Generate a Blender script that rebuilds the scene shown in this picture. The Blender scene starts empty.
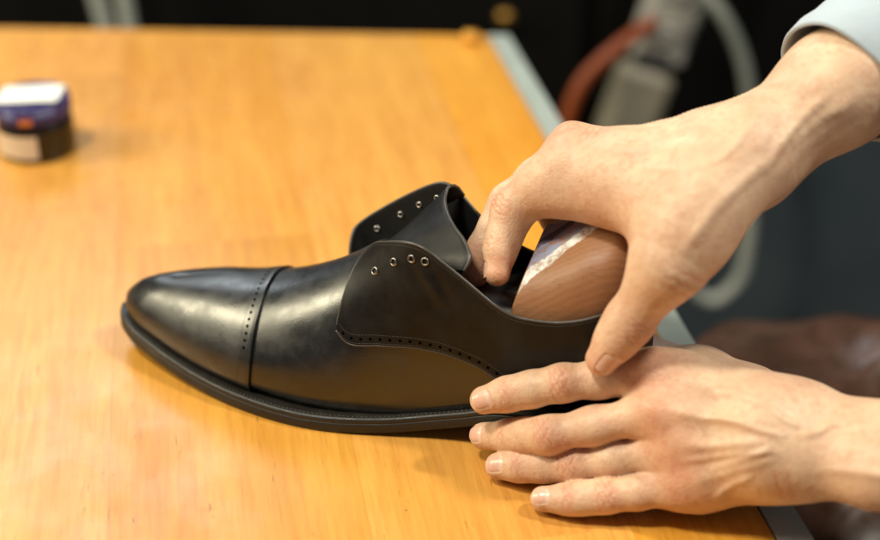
import bpy, math, random
import numpy as np
from mathutils import Vector

random.seed(4)
RNG = np.random.RandomState(7)
SC = bpy.context.scene
COL = SC.collection
R = math.radians

# ------------------------------------------------------------------ camera
cam = bpy.data.cameras.new("camera")
cam_o = bpy.data.objects.new("camera", cam)
COL.objects.link(cam_o)
cam_o.location = (0, 0, 0.452)
cam_o.rotation_euler = (R(60), 0, 0)
cam.sensor_width = 36.0
cam.lens = 60.0
cam.clip_start = 0.02
cam.clip_end = 60
cam.dof.use_dof = True
cam.dof.focus_distance = 0.730
cam.dof.aperture_fstop = 3.1
SC.camera = cam_o

# ------------------------------------------------------------------ light
SC.view_settings.view_transform = 'Standard'
SC.view_settings.look = 'None'
SC.view_settings.gamma = 1.0
SC.view_settings.exposure = 0.12
SC.render.engine = 'CYCLES'
SC.cycles.use_denoising = True
SC.cycles.max_bounces = 8
W = bpy.data.worlds.new("World")
SC.world = W
W.use_nodes = True
W.node_tree.nodes["Background"].inputs[0].default_value = (0.80, 0.90, 1.0, 1)
W.node_tree.nodes["Background"].inputs[1].default_value = 0.11


def area(name, loc, target, size, power, col, size_y=None):
    l = bpy.data.lights.new(name, 'AREA')
    l.energy = power
    l.color = col
    l.shape = 'RECTANGLE' if size_y else 'DISK'
    l.size = size
    if size_y:
        l.size_y = size_y
    o = bpy.data.objects.new(name, l)
    COL.objects.link(o)
    o.location = loc
    d = Vector(target) - Vector(loc)
    o.rotation_euler = d.to_track_quat('-Z', 'Y').to_euler()
    return o


area("ceiling_lamp", (-1.85, 0.66, 1.22), (-0.1, 0.65, 0.03), 0.50, 33, (1.0, 0.90, 0.62), 0.95)
area("ceiling_lamp", (-0.62, 0.36, 1.55), (0.0, 0.62, 0.0), 0.24, 20, (1.0, 0.93, 0.77))
area("ceiling_lamp", (0.85, 0.56, 1.30), (0.05, 0.60, 0.0), 0.12, 14, (1.0, 0.93, 0.78))
area("ceiling_lamp", (-0.95, 2.45, 1.55), (0.0, 0.7, 0.0), 1.2, 15, (0.88, 0.96, 1.0), 0.7)


# ------------------------------------------------------------------ helpers


def tag(o, label=None, cat=None, group=None, kind=None):
    if label:
        o['label'] = label
    if cat:
        o['category'] = cat
    if group:
        o['group'] = group
    if kind:
        o['kind'] = kind
    return o


def empty(name, loc=(0, 0, 0)):
    o = bpy.data.objects.new(name, None)
    COL.objects.link(o)
    o.location = loc
    o.empty_display_size = 0.02
    return o


def link(name, V, F, mat, parent=None, smooth=True):
    me = bpy.data.meshes.new(name)
    V = np.asarray(V, float)
    if isinstance(F, np.ndarray):
        n = F.shape[1]
        me.vertices.add(len(V))
        me.vertices.foreach_set("co", V.astype(np.float32).ravel())
        me.loops.add(F.size)
        me.loops.foreach_set("vertex_index", F.astype(np.int32).ravel())
        me.polygons.add(len(F))
        me.polygons.foreach_set("loop_start", np.arange(0, F.size, n, dtype=np.int32))
        me.update(calc_edges=True)
    else:
        me.from_pydata([tuple(v) for v in V], [], [tuple(int(i) for i in f) for f in F])
        me.update()
    me.polygons.foreach_set("use_smooth", [smooth] * len(me.polygons))
    if not isinstance(mat, (list, tuple)):
        mat = [mat]
    for m in mat:
        me.materials.append(m)
    o = bpy.data.objects.new(name, me)
    COL.objects.link(o)
    if parent:
        o.parent = parent
    return o


class MB:
    """collects pieces into one mesh"""

    def __init__(s):
        s.V = []
        s.F = []
        s.M = []
        s.mi = 0

    def add(s, V, F):
        b = len(s.V)
        s.sync()
        s.V += [tuple(v) for v in V]
        s.F += [tuple(int(i) + b for i in f) for f in F]
        s.sync()
        return s

    def sync(s):
        s.M += [s.mi] * (len(s.F) - len(s.M))
        return s

    def mat(s, i):
        s.sync()
        s.mi = i
        return s

    def grid(s, G, close_u=False, close_v=False):
        G = np.asarray(G, float)
        n, m = G.shape[:2]
        F = []
        for i in range(n if close_u else n - 1):
            for j in range(m if close_v else m - 1):
                a, b = i, (i + 1) % n
                c, d = j, (j + 1) % m
                F.append((a * m + c, b * m + c, b * m + d, a * m + d))
        return s.add(G.reshape(-1, 3), F)

    def tube(s, P, r, seg=10, cap=True):
        P = np.asarray(P, float)
        n = len(P)
        rr = np.full(n, r) if np.isscalar(r) else np.asarray(r)
        T = np.gradient(P, axis=0)
        T /= np.linalg.norm(T, axis=1)[:, None] + 1e-12
        ref = np.array([0, 0, 1.0]) if abs(T[0][2]) < .9 else np.array([1.0, 0, 0])
        G = []
        u = np.cross(T[0], ref)
        u /= np.linalg.norm(u)
        for i in range(n):
            u = u - T[i] * (u @ T[i])
            u /= np.linalg.norm(u)
            v = np.cross(T[i], u)
            a = np.linspace(0, 2 * np.pi, seg, endpoint=False)
            G.append(P[i] + rr[i] * (np.cos(a)[:, None] * u + np.sin(a)[:, None] * v))
        b = len(s.V)
        s.grid(np.array(G), close_v=True)
        if cap:
            s.F.append(tuple(b + j for j in range(seg)))
            s.F.append(tuple(b + (n - 1) * seg + j for j in reversed(range(seg))))
        return s

    def box(s, c, h, rot=0.0, bev=0.0):
        c = np.array(c, float)
        hx, hy, hz = h
        b = bev
        rings = []
        zs = [(-hz, b), (-hz + b, 0), (hz - b, 0), (hz, b)] if b else [(-hz, 0), (hz, 0)]
        cr, sr = math.cos(rot), math.sin(rot)
        for z, ins in zs:
            x, y = hx - ins, hy - ins
            q = max(b - ins, 0) if b else 0
            if b:
                ps = [(x - b, -y), (x, -y + b), (x, y - b), (x - b, y), (-x + b, y), (-x, y - b), (-x, -y + b), (-x + b, -y)]
            else:
                ps = [(x, -y), (x, y), (-x, y), (-x, -y)]
            rings.append([(c[0] + px * cr - py * sr, c[1] + px * sr + py * cr, c[2] + z) for px, py in ps])
        b0 = len(s.V)
        m = len(rings[0])
        s.grid(np.array(rings), close_v=True)
        s.F.append(tuple(b0 + j for j in reversed(range(m))))
        s.F.append(tuple(b0 + (len(rings) - 1) * m + j for j in range(m)))
        return s

    def lathe(s, prof, c, seg=40):
        a = np.linspace(0, 2 * np.pi, seg, endpoint=False)
        G = []
        for r, z in prof:
            G.append(np.stack([c[0] + r * np.cos(a), c[1] + r * np.sin(a), np.full(seg, c[2] + z)], 1))
        b = len(s.V)
        s.grid(np.array(G), close_v=True)
        s.F.append(tuple(b + j for j in reversed(range(seg))))
        s.F.append(tuple(b + (len(prof) - 1) * seg + j for j in range(seg)))
        return s

    def blob(s, c, ax, ay, az):
        """small ellipsoid bump: three half-axis vectors"""
        c, ax, ay, az = [np.asarray(t, float) for t in (c, ax, ay, az)]
        V = []
        for la in (-.6, .2, .8):
            for k in range(6):
                t = k * math.pi / 3
                V.append(c + math.cos(la) * (math.cos(t) * ax + math.sin(t) * ay) + math.sin(la) * az)
        V.append(c + az)
        F = []
        for i in range(2):
            for k in range(6):
                F.append((i * 6 + k, i * 6 + (k + 1) % 6, (i + 1) * 6 + (k + 1) % 6, (i + 1) * 6 + k))
        for k in range(6):
            F.append((12 + k, 12 + (k + 1) % 6, 18))
        return s.add(V, F)

    def build(s, name, mat, parent=None, smooth=True):
        s.sync()
        o = link(name, s.V, s.F, mat, parent, smooth)
        if any(s.M):
            o.data.polygons.foreach_set("material_index", s.M)
        return o


def weld(o, d=1e-6):
    import bmesh
    bm = bmesh.new()
    bm.from_mesh(o.data)
    bmesh.ops.remove_doubles(bm, verts=bm.verts, dist=d)
    bmesh.ops.recalc_face_normals(bm, faces=bm.faces)
    bm.to_mesh(o.data)
    bm.free()
    return o


def solid(o, t, off=1.0, bev=0.0005):
    m = o.modifiers.new("solid", 'SOLIDIFY')
    m.thickness = t
    m.offset = off
    m.use_even_offset = True
    if bev:
        b = o.modifiers.new("bevel", 'BEVEL')
        b.width = bev
        b.segments = 2
        b.limit_method = 'ANGLE'
        b.angle_limit = R(50)
        b.harden_normals = False
    return o


def cub(xs, ys):
    """smooth interpolation through nodes (finite difference tangents)"""
    xs = np.asarray(xs, float)
    ys = np.asarray(ys, float)
    d = np.gradient(ys, xs, axis=0)

    def f(x):
        x = np.clip(np.asarray(x, float), xs[0], xs[-1])
        i = np.clip(np.searchsorted(xs, x, side='right') - 1, 0, len(xs) - 2)
        h = xs[i + 1] - xs[i]
        t = (x - xs[i]) / h
        if ys.ndim > 1:
            t = t[..., None]
            h = h[..., None]
        return ((2 * t**3 - 3 * t**2 + 1) * ys[i] + (t**3 - 2 * t**2 + t) * h * d[i]
                + (-2 * t**3 + 3 * t**2) * ys[i + 1] + (t**3 - t**2) * h * d[i + 1])
    return f


def poly(P, n=None):
    """smooth curve through points, arc length parameter in 0..1"""
    P = np.asarray(P, float)
    L = np.r_[0, np.cumsum(np.linalg.norm(np.diff(P, axis=0), axis=1))]
    f = cub(L / L[-1], P)
    t = np.linspace(0, 1, 1200)
    Q = f(t)
    S = np.r_[0, np.cumsum(np.linalg.norm(np.diff(Q, axis=0), axis=1))]
    S /= S[-1]

    def g(s):
        return f(np.interp(s, S, t))
    return g if n is None else g(np.linspace(0, 1, n))

# ------------------------------------------------------------------ materials


def mat(name):
    m = bpy.data.materials.new(name)
    m.use_nodes = True
    nt = m.node_tree
    return m, nt, nt.nodes["Principled BSDF"]


def N(nt, t, **kw):
    n = nt.nodes.new(t)
    for k, v in kw.items():
        if k.startswith('i_'):
            key = k[2:]
            key = int(key) if key.isdigit() else key.replace('_', ' ')
            n.inputs[key].default_value = v
        else:
            setattr(n, k, v)
    return n


def ramp(nt, stops, src=None):
    n = nt.nodes.new('ShaderNodeValToRGB')
    e = n.color_ramp.elements
    while len(e) < len(stops):
        e.new(0.5)
    for el, (p, c) in zip(e, stops):
        el.position = p
        el.color = (c, c, c, 1) if np.isscalar(c) else (*c, 1)
    if src is not None:
        nt.links.new(src, n.inputs[0])
    return n


def mixc(nt, fac, a, b, mode='MIX'):
    n = nt.nodes.new('ShaderNodeMix')
    n.data_type = 'RGBA'
    n.blend_type = mode
    for sock, v in ((n.inputs[0], fac), (n.inputs[6], a), (n.inputs[7], b)):
        if hasattr(v, 'is_output'):
            nt.links.new(v, sock)
        elif np.isscalar(v):
            sock.default_value = v
        else:
            sock.default_value = (*v, 1)
    return n.outputs[2]


def math_(nt, op, a, b=0.0, c=None):
    n = nt.nodes.new('ShaderNodeMath')
    n.operation = op
    for i, v in enumerate((a, b) if c is None else (a, b, c)):
        if hasattr(v, 'is_output'):
            nt.links.new(v, n.inputs[i])
        else:
            n.inputs[i].default_value = v
    return n.outputs[0]


def coords(nt, scale=(1, 1, 1), rot=(0, 0, 0), loc=(0, 0, 0)):
    tc = nt.nodes.new('ShaderNodeTexCoord')
    mp = nt.nodes.new('ShaderNodeMapping')
    mp.inputs['Scale'].default_value = scale
    mp.inputs['Rotation'].default_value = rot
    mp.inputs['Location'].default_value = loc
    nt.links.new(tc.outputs['Object'], mp.inputs[0])
    return mp.outputs[0]


def noise(nt, vec, scale, detail=3, rough=.55, out='Fac'):
    n = N(nt, 'ShaderNodeTexNoise', i_Scale=scale, i_Detail=detail, i_Roughness=rough)
    nt.links.new(vec, n.inputs['Vector'])
    return n.outputs[out]


def bump(nt, h, strength, dist, bsdf, prev=None):
    n = N(nt, 'ShaderNodeBump', i_Strength=strength, i_Distance=dist)
    nt.links.new(h, n.inputs['Height'])
    if prev is not None:
        nt.links.new(prev, n.inputs['Normal'])
    nt.links.new(n.outputs[0], bsdf.inputs['Normal'])
    return n.outputs[0]


def simple(name, col, rough=.5, metal=0.0, bumps=None, vary=0.0, vscale=40):
    m, nt, b = mat(name)
    b.inputs['Base Color'].default_value = (*col, 1)
    b.inputs['Roughness'].default_value = rough
    b.inputs['Metallic'].default_value = metal
    v = coords(nt)
    if vary:
        n = noise(nt, v, vscale, 4)
        c = mixc(nt, n, tuple(x * (1 - vary) for x in col), tuple(min(1, x * (1 + vary)) for x in col))
        nt.links.new(c, b.inputs['Base Color'])
        r = ramp(nt, [(.3, max(rough - .1, .02)), (.7, min(rough + .12, 1))], n)
        nt.links.new(r.outputs[0], b.inputs['Roughness'])
    if bumps:
        bump(nt, noise(nt, v, bumps[0], 4), bumps[1], bumps[2], b)
    return m


def leather_mat(name, col, r0, r1, cloud=1.0):
    m, nt, b = mat(name)
    v = coords(nt)
    b.inputs['Base Color'].default_value = (*col, 1)
    n1 = noise(nt, v, 55, 4, .6)
    n2 = noise(nt, v, 190, 3, .55)
    mx = math_(nt, 'ADD', math_(nt, 'MULTIPLY', n1, .86), math_(nt, 'MULTIPLY', n2, .14))
    rr = ramp(nt, [(.40, r0), (.60, r1)], mx)
    nt.links.new(rr.outputs[0], b.inputs['Roughness'])
    b.inputs['Specular IOR Level'].default_value = .95
    # wax film, hand applied: broad soft smears
    d = mixc(nt, ramp(nt, [(.42, 0.0), (.72, 1.0)], n1).outputs[0], col, tuple(c * 1.7 + .002 for c in col))
    nt.links.new(d, b.inputs['Base Color'])
    p = bump(nt, noise(nt, v, 45, 2, .5), .05 * cloud, .004, b)
    vo = N(nt, 'ShaderNodeTexVoronoi', i_Scale=1500)
    nt.links.new(v, vo.inputs['Vector'])
    bump(nt, vo.outputs['Distance'], .06, .0004, b, p)
    return m


M_calf = leather_mat('black_polished_leather', (.005, .0048, .0043), .27, .40)
M_quarter = leather_mat('black_soft_leather', (.006, .0054, .0048), .36, .50, .6)
M_lining = leather_mat('black_lining_leather', (.004, .004, .004), .60, .75, .5)
M_lining.node_tree.nodes['Principled BSDF'].inputs['Specular IOR Level'].default_value = .22
M_edge = simple('sole_edge_wax', (.014, .012, .010), .50, 0, (260, .25, .0006), .3, 90)
M_welt = simple('welt_leather', (.017, .0145, .012), .42, 0, (400, .3, .0005), .3, 120)
M_thread = simple('dark_thread', (.050, .045, .038), .45)
M_weltthread = simple('waxed_welt_thread', (.026, .023, .019), .45)
M_cut = simple('burnished_edge_glint', (.050, .044, .038), .34)  # burnished edge, its grey lightened to stand in for the edge highlight
M_ring = simple('darkened_nickel', (.30, .285, .27), .32, 1.0)
M_hole = simple('punched_hole', (.002, .002, .002), .9)
M_hole.node_tree.nodes['Principled BSDF'].inputs['Specular IOR Level'].default_value = 0
M_nickel = simple('nickel_eyelet', (.62, .60, .57), .28, 1.0)
M_quarter.node_tree.nodes['Principled BSDF'].inputs['Specular IOR Level'].default_value = .26
M_sole = simple('sole_bottom', (.03, .02, .014), .6, 0, (200, .3, .0006))

# ------------------------------------------------------------------ shoe
# shoe coordinates: x from the back of the heel to the toe, y to the lateral
# side, z up.  The shoe object carries the placement on the table.
HB = np.array([.105, .608, 0.0])
TH = R(18)
AX = np.array([-math.cos(TH), math.sin(TH), 0])
NY = np.array([-math.sin(TH), -math.cos(TH), 0])


def s2w(q):
    q = np.asarray(q, float)
    return HB + q[..., 0:1] * AX + q[..., 1:2] * NY + q[..., 2:3] * np.array([0, 0, 1.0])


SOLE_N = [(0, 0), (.0025, .011), (.010, .0215), (.025, .0305), (.05, .0335), (.085, .0325), (.105, .0340), (.13, .0390),
          (.15, .0430), (.17, .0447), (.1845, .0440), (.21, .0398), (.2355, .0325), (.254, .0257), (.272, .0180),
          (.290, .0085), (.300, -.001), (.3035, -.010)]
SOLE_F = [(0, 0), (.0025, -.011), (.010, -.0205), (.025, -.0295), (.05, -.0320), (.085, -.0290), (.11, -.0300), (.14, -.0360),
          (.17, -.0440), (.195, -.0480), (.22, -.0475), (.25, -.0430), (.27, -.0365), (.287, -.0275), (.298, -.0190), (.3035, -.010)]


def inset(P, side, dist):
    P = np.asarray(P, float)
    T = np.gradient(P, axis=0)
    T /= np.linalg.norm(T, axis=1)[:, None]
    Nn = np.stack([T[:, 1], -T[:, 0]], 1) * side   # pointing inwards for near (+1)
    d = dist(P[:, 0]) if callable(dist) else np.full(len(P), dist)
    return P + Nn * d[:, None]


_marg = cub([0, .06, .09, .12, .16, .25, .3035], [.0025, .003, .003, .004, .0055, .0055, .0055])
sole_n = poly(SOLE_N)
sole_f = poly(SOLE_F)
_s = np.linspace(0, 1, 400)
_fn = inset(sole_n(_s), 1, _marg)
_ff = inset(sole_f(_s), -1, _marg)
for _q in (_fn, _ff):
    _q[0] = (.0025, 0)
    _q[-1] = (.298, -.010)
feather_n = poly(_fn[::8].tolist() + [_fn[-1]])
feather_f = poly(_ff[::8].tolist() + [_ff[-1]])
zbot = cub([0, .03, .07, .09, .12, .15, .2, .24, .27, .305], [.0205, .0190, .0165, .010, .003, .0005, 0, .002, .006, .012])
SOLE_T = .009


def zf(x):
    return zbot(x) + SOLE_T


spine_x = cub([0, .02, .05, .08, .2, .225, .25, .27, .285, .305], [.026, .033, .054, .08, .2, .2235, .243, .2545, .260, .264])
top_z = cub([0, .028, .06, .09, .11, .13, .15, .165, .18, .2, .22, .24, .255, .265],
            [.135, .137, .142, .138, .125, .106, .086, .0755, .0675, .0590, .0530, .0495, .0458, .0425])
expo = cub([0, .06, .09, .13, .17, .2, .24, .265], [3.6, 3.4, 2.9, 2.2, 2.05, 2.08, 2.12, 2.12])
ridge_y = cub([0, .06, .12, .17, .22, .265], [0, -.001, -.004, -.006, -.008, -.0095])


def last(side, s, r, off=0.0):
    """point on the last: side +1 lateral / -1 medial, s heel->toe, r feather->ridge"""
    s = np.asarray(s, float)
    r = np.asarray(r, float)
    O = (feather_n if side > 0 else feather_f)(s)
    xo = O[..., 0]
    xs = spine_x(xo)
    zb = zf(xo)
    h = top_z(xs) - zb
    n = expo(xs)
    ph = np.clip(r, 0, 1) * np.pi / 2
    c = np.cos(ph) ** (2 / n)
    sn = np.sin(ph) ** (2 / n)
    toe = np.clip((xo - .1) / .1, 0, 1)
    g = 1 - (.075 * np.exp(-(sn / .07) ** 2)) * (.35 + .65 * toe) + .035 * np.sin(np.pi * np.clip(sn * 1.45, 0, 1)) ** 2 * toe
    g = g - .20 * (1 - toe) * np.clip(sn, 0, 1) ** 1.3
    heel = np.clip(1 - xo / .03, 0, 1)
    ry = ridge_y(xs)
    px = xs + (xo - xs) * c * (g * (1 - heel) + heel * (1 + .02 * np.sin(np.pi * np.clip(sn * 1.8, 0, 1)) ** 2))
    py = ry + (O[..., 1] - ry) * c * g
    pz = zb + h * sn
    P = np.stack([px, py, pz], -1)
    if off:
        e = 1e-3
        a = last(side, np.clip(s + e, 0, 1), r) - last(side, np.clip(s - e, 0, 1), r)
        rc = np.clip(r, .006, .990)
        b = last(side, s, rc + e) - last(side, s, rc - e)
        nn = np.cross(a, b)
        nn /= np.linalg.norm(nn, axis=-1)[..., None] + 1e-12
        P = P - nn * off * side
    return P
#@@LASTEND

# ------------------------------------------------------------------ table and background
def wood_table_mat():
    m, nt, b = mat('lacquered_pine_boards')
    tc = nt.nodes.new('ShaderNodeTexCoord')
    mp = nt.nodes.new('ShaderNodeMapping')
    mp.inputs['Rotation'].default_value = (0, 0, R(-TABLE_ROT))
    nt.links.new(tc.outputs['Object'], mp.inputs[0])
    v = mp.outputs[0]
    sep = N(nt, 'ShaderNodeSeparateXYZ')
    nt.links.new(v, sep.inputs[0])
    X, Y = sep.outputs['X'], sep.outputs['Y']
    bx = math_(nt, 'DIVIDE', math_(nt, 'ADD', X, BOARD_OFF), BOARD_W)
    bi = math_(nt, 'FLOOR', bx)
    wn = N(nt, 'ShaderNodeTexWhiteNoise', noise_dimensions='1D')
    nt.links.new(bi, wn.inputs['W'])
    # finger joints along each board
    by = math_(nt, 'DIVIDE', math_(nt, 'ADD', Y, math_(nt, 'MULTIPLY', wn.outputs['Value'], .7)), .62)
    yi = math_(nt, 'FLOOR', by)
    cb = N(nt, 'ShaderNodeCombineXYZ')
    nt.links.new(bi, cb.inputs[0])
    nt.links.new(yi, cb.inputs[1])
    wn2 = N(nt, 'ShaderNodeTexWhiteNoise', noise_dimensions='2D')
    nt.links.new(cb.outputs[0], wn2.inputs['Vector'])
    off = N(nt, 'ShaderNodeVectorMath', operation='SCALE')
    nt.links.new(wn2.outputs['Color'], off.inputs[0])
    off.inputs['Scale'].default_value = 7.0
    ad = N(nt, 'ShaderNodeVectorMath', operation='ADD')
    nt.links.new(v, ad.inputs[0])
    nt.links.new(off.outputs[0], ad.inputs[1])
    g = nt.nodes.new('ShaderNodeMapping')
    g.inputs['Scale'].default_value = (1, .055, 1)
    nt.links.new(ad.outputs[0], g.inputs[0])
    gv = g.outputs[0]
    n1 = noise(nt, gv, 42, 3, .55)
    n2 = noise(nt, gv, 260, 3, .6)
    n3 = noise(nt, gv, 620, 3, .65)
    blot = noise(nt, v, 5, 3, .5)
    c = mixc(nt, ramp(nt, [(.30, 0), (.70, 1)], n1).outputs[0], WOOD_A, WOOD_B)
    c = mixc(nt, math_(nt, 'MULTIPLY', ramp(nt, [(.42, 0), (.68, 1)], n2).outputs[0], .50), c, WOOD_C)
    c = mixc(nt, math_(nt, 'MULTIPLY', ramp(nt, [(.50, 0), (.66, 1)], n3).outputs[0], .30), c, WOOD_D)
    hs = N(nt, 'ShaderNodeHueSaturation')
    nt.links.new(c, hs.inputs['Color'])
    nt.links.new(math_(nt, 'ADD', .86, math_(nt, 'MULTIPLY', wn2.outputs['Value'], .24)), hs.inputs['Value'])
    nt.links.new(math_(nt, 'ADD', .95, math_(nt, 'MULTIPLY', wn.outputs['Value'], .07)), hs.inputs['Saturation'])
    c = mixc(nt, math_(nt, 'MULTIPLY', ramp(nt, [(.40, 0), (.70, 1)], blot).outputs[0], .38), hs.outputs[0], WOOD_E)
    # thin glue lines between boards
    fr = math_(nt, 'FRACT', bx)
    e = math_(nt, 'LESS_THAN', math_(nt, 'ABSOLUTE', math_(nt, 'SUBTRACT', fr, .5)), .4955)
    c = mixc(nt, math_(nt, 'MULTIPLY', math_(nt, 'SUBTRACT', 1.0, e), .22), c, WOOD_D)
    # short dark pores and a few nicks
    gp = nt.nodes.new('ShaderNodeMapping')
    gp.inputs['Scale'].default_value = (1, .14, 1)
    nt.links.new(ad.outputs[0], gp.inputs[0])
    pn = noise(nt, gp.outputs[0], 520, 2, .5)
    pm_ = noise(nt, v, 22, 2, .5)
    pores = math_(nt, 'MULTIPLY', ramp(nt, [(.66, 0), (.72, 1)], pn).outputs[0], ramp(nt, [(.46, 0), (.64, 1)], pm_).outputs[0])
    c = mixc(nt, math_(nt, 'MULTIPLY', pores, .50), c, (.10, .035, .008))
    vo = N(nt, 'ShaderNodeTexVoronoi', i_Scale=17)
    nt.links.new(v, vo.inputs['Vector'])
    c = mixc(nt, ramp(nt, [(.008, .7), (.014, 0)], vo.outputs['Distance']).outputs[0], c, (.07, .03, .01))
    nt.links.new(c, b.inputs['Base Color'])
    rr = ramp(nt, [(.3, .22), (.7, .36)], noise(nt, v, 30, 4, .6))
    nt.links.new(rr.outputs[0], b.inputs['Roughness'])
    b.inputs['Specular IOR Level'].default_value = .40
    p = bump(nt, n2, .10, .0004, b)
    bump(nt, noise(nt, v, 14, 2, .5), .10, .004, b, p)
    return m


TABLE_ROT = 9.9
BOARD_W = .122
BOARD_OFF = .062
WOOD_A = (.58, .252, .030)
WOOD_B = (.70, .335, .050)
WOOD_C = (.46, .160, .012)
WOOD_D = (.34, .115, .008)
WOOD_E = (.74, .40, .070)
M_table = wood_table_mat()
M_strip = simple('grey_edge_strip', (.33, .38, .36), .5, 0, (60, .08, .002), .12, 40)
M_dark = simple('dark_lacquer', (.004, .0038, .0034), .75, 0, None, .3, 12)
M_dark.node_tree.nodes['Principled BSDF'].inputs['Specular IOR Level'].default_value = .12
M_slate = simple('slate_grey_panel', (.045, .060, .072), .6, 0, None, .18, 14)
M_plinth = simple('grey_green_plinth', (.06, .075, .066), .7, 0, None, .2, 10)
M_floor = simple('dark_floor', (.035, .033, .030), .6, 0, (40, .2, .003), .3, 12)

table = empty("work_table", (-.30, .85, -.75))
tag(table, "orange lacquered wooden work table with a grey strip along its right edge", "table")


def tpart(o):
    o.parent = table
    o.location = (.30, -.85, .75)
    return o


def prism(mb, poly_, z0, z1, bev=.0015):
    P = np.array(poly_, float)
    cen = P.mean(0)
    rings = []
    for z, ins in ((z0, bev), (z0 + bev, 0), (z1 - bev, 0), (z1 - bev * .3, bev * .3), (z1, bev)):
        d = cen - P
        Q = P + d / np.linalg.norm(d, axis=1)[:, None] * ins
        rings.append(np.column_stack([Q, np.full(len(P), z)]))
    b = len(mb.V)
    m_ = len(P)
    mb.grid(np.array(rings), close_v=True)
    mb.F.append(tuple(b + j for j in reversed(range(m_))))
    mb.F.append(tuple(b + 4 * m_ + j for j in range(m_)))
    return mb


E0, E1 = np.array([.2045, .270]), np.array([.0401, 1.1837])       # inner edge of the strip
O0, O1 = np.array([.2210, .270]), np.array([.0580, 1.1830])
FL = np.array([-1.10, 1.2340])
mb = MB()
prism(mb, [(-1.10, .270), tuple(E0), tuple(E1), tuple(FL)], -.034, 0.0)
tpart(mb.build("tabletop", M_table, table, smooth=False))
mb = MB()
prism(mb, [tuple(E0 + [.0004, 0]), tuple(O0), tuple(O1), tuple(E1 + [.0004, 0])], -.036, .0008)
tpart(mb.build("edge_strip", M_strip, table, smooth=False))
for x, y in ((-1.04, .33), (.13, .33), (-1.04, 1.14), (-.01, 1.12)):
    mb = MB()
    mb.box((x, y, -.3925), (.03, .03, .357), 0, .003)
    tpart(mb.build("leg", M_dark, table, smooth=False))

mb = MB()
mb.grid([[(x, y, -.75) for y in np.linspace(-2, 4, 7)] for x in np.linspace(-4, 4, 9)])
tag(mb.build("floor", M_floor, None, smooth=False), kind='structure')

# dark cupboard behind the table
cab = empty("dark_cupboard", (-.2, 1.75, -.75))
tag(cab, "blurred black cupboard with a slate grey lower panel, behind the table", "cupboard")


def cpart(o):
    o.parent = cab
    o.location = (.2, -1.75, .75)
    return o


mb = MB()
mb.box((-.2, 1.80, -.345), (1.5, .22, .345), 0, .006)
cpart(mb.build("carcass", M_dark, cab, smooth=False))
for x0, x1 in ((-1.69, -.75), (-.74, .16)):
    mb = MB()
    mb.box(((x0 + x1) / 2, 1.571, -.345), ((x1 - x0) / 2, .009, .335), 0, .003)
    cpart(mb.build("door", M_dark, cab, smooth=False))
mb = MB()
mb.box((.73, 1.571, -.415), (.55, .009, .155), 0, .003)
cpart(mb.build("drawer_front", M_slate, cab, smooth=False))
mb = MB()
mb.box((.73, 1.570, -.132), (.55, .008, .122), 0, .003)
cpart(mb.build("drawer_front", M_dark, cab, smooth=False))
mb = MB()
mb.box((.73, 1.562, -.665), (.55, .018, .085), 0, .003)
cpart(mb.build("plinth", M_plinth, cab, smooth=False))
M_brass = simple('brass', (.30, .17, .045), .5, 1.0)
mb = MB()
mb.lathe([(.004, 0), (.004, .008), (.009, .012), (.011, .017), (.008, .022), (.002, .023)], (0, 0, 0), 20)
mb.V = [(v[0] + .072, 1.562 - v[2], v[1] - .118) for v in mb.V]
cpart(mb.build("bokeh_knob", M_brass, cab))  # brass knob added in place of a dim orange bokeh dot

# things hanging in front of the cupboard
M_whiteplastic = simple('pale_grey_plastic', (.36, .345, .31), .45, 0, None, .1, 30)
M_beige = simple('beige_plastic', (.28, .25, .185), .5, 0, None, .12, 30)
M_red = simple('orange_red_cable', (.24, .045, .006), .5)
M_greycable = simple('grey_cable', (.18, .195, .175), .5)
M_whitecable = simple('white_cable', (.40, .42, .38), .5)
M_black = simple('black_plastic', (.012, .012, .012), .5)

ps = empty("power_strip", (.247, 1.500, -.095))
tag(ps, "blurred pale grey socket block hanging in front of the black cupboard", "power strip")
ps.rotation_euler = (0, R(14), 0)
mb = MB()
mb.box((0, 0, 0.030), (.030, .020, .085), 0, .006)
mb.build("housing", M_whiteplastic, ps, smooth=False)
for z in (-.020, .030, .080):
    mb = MB()
    mb.lathe([(.019, 0), (.019, .002), (.016, .002), (.015, -.010)], (0, 0, 0), 20)
    mb.V = [(v[0], -.0202 - v[2], v[1] + z) for v in mb.V]
    mb.build("socket", M_whiteplastic, ps)
pl = empty("mains_adapter", (.212, 1.470, -.185))
tag(pl, "blurred beige adapter below the pale grey socket block", "adapter")
pl.rotation_euler = (0, R(16), 0)
mb = MB()
mb.box((0, 0, -.005), (.030, .020, .046), 0, .008)
mb.build("housing", M_beige, pl, smooth=False)
mb = MB()
mb.box((.004, 0, .0475), (.020, .012, .007), 0, .003)
mb.build("collar", M_black, pl, smooth=False)


def cable(name, pts, r, m_, label, cat="cable"):
    mb = MB()
    mb.tube(poly(pts, 60), r, 12)
    return tag(mb.build(name, m_, None), label, cat)


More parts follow.
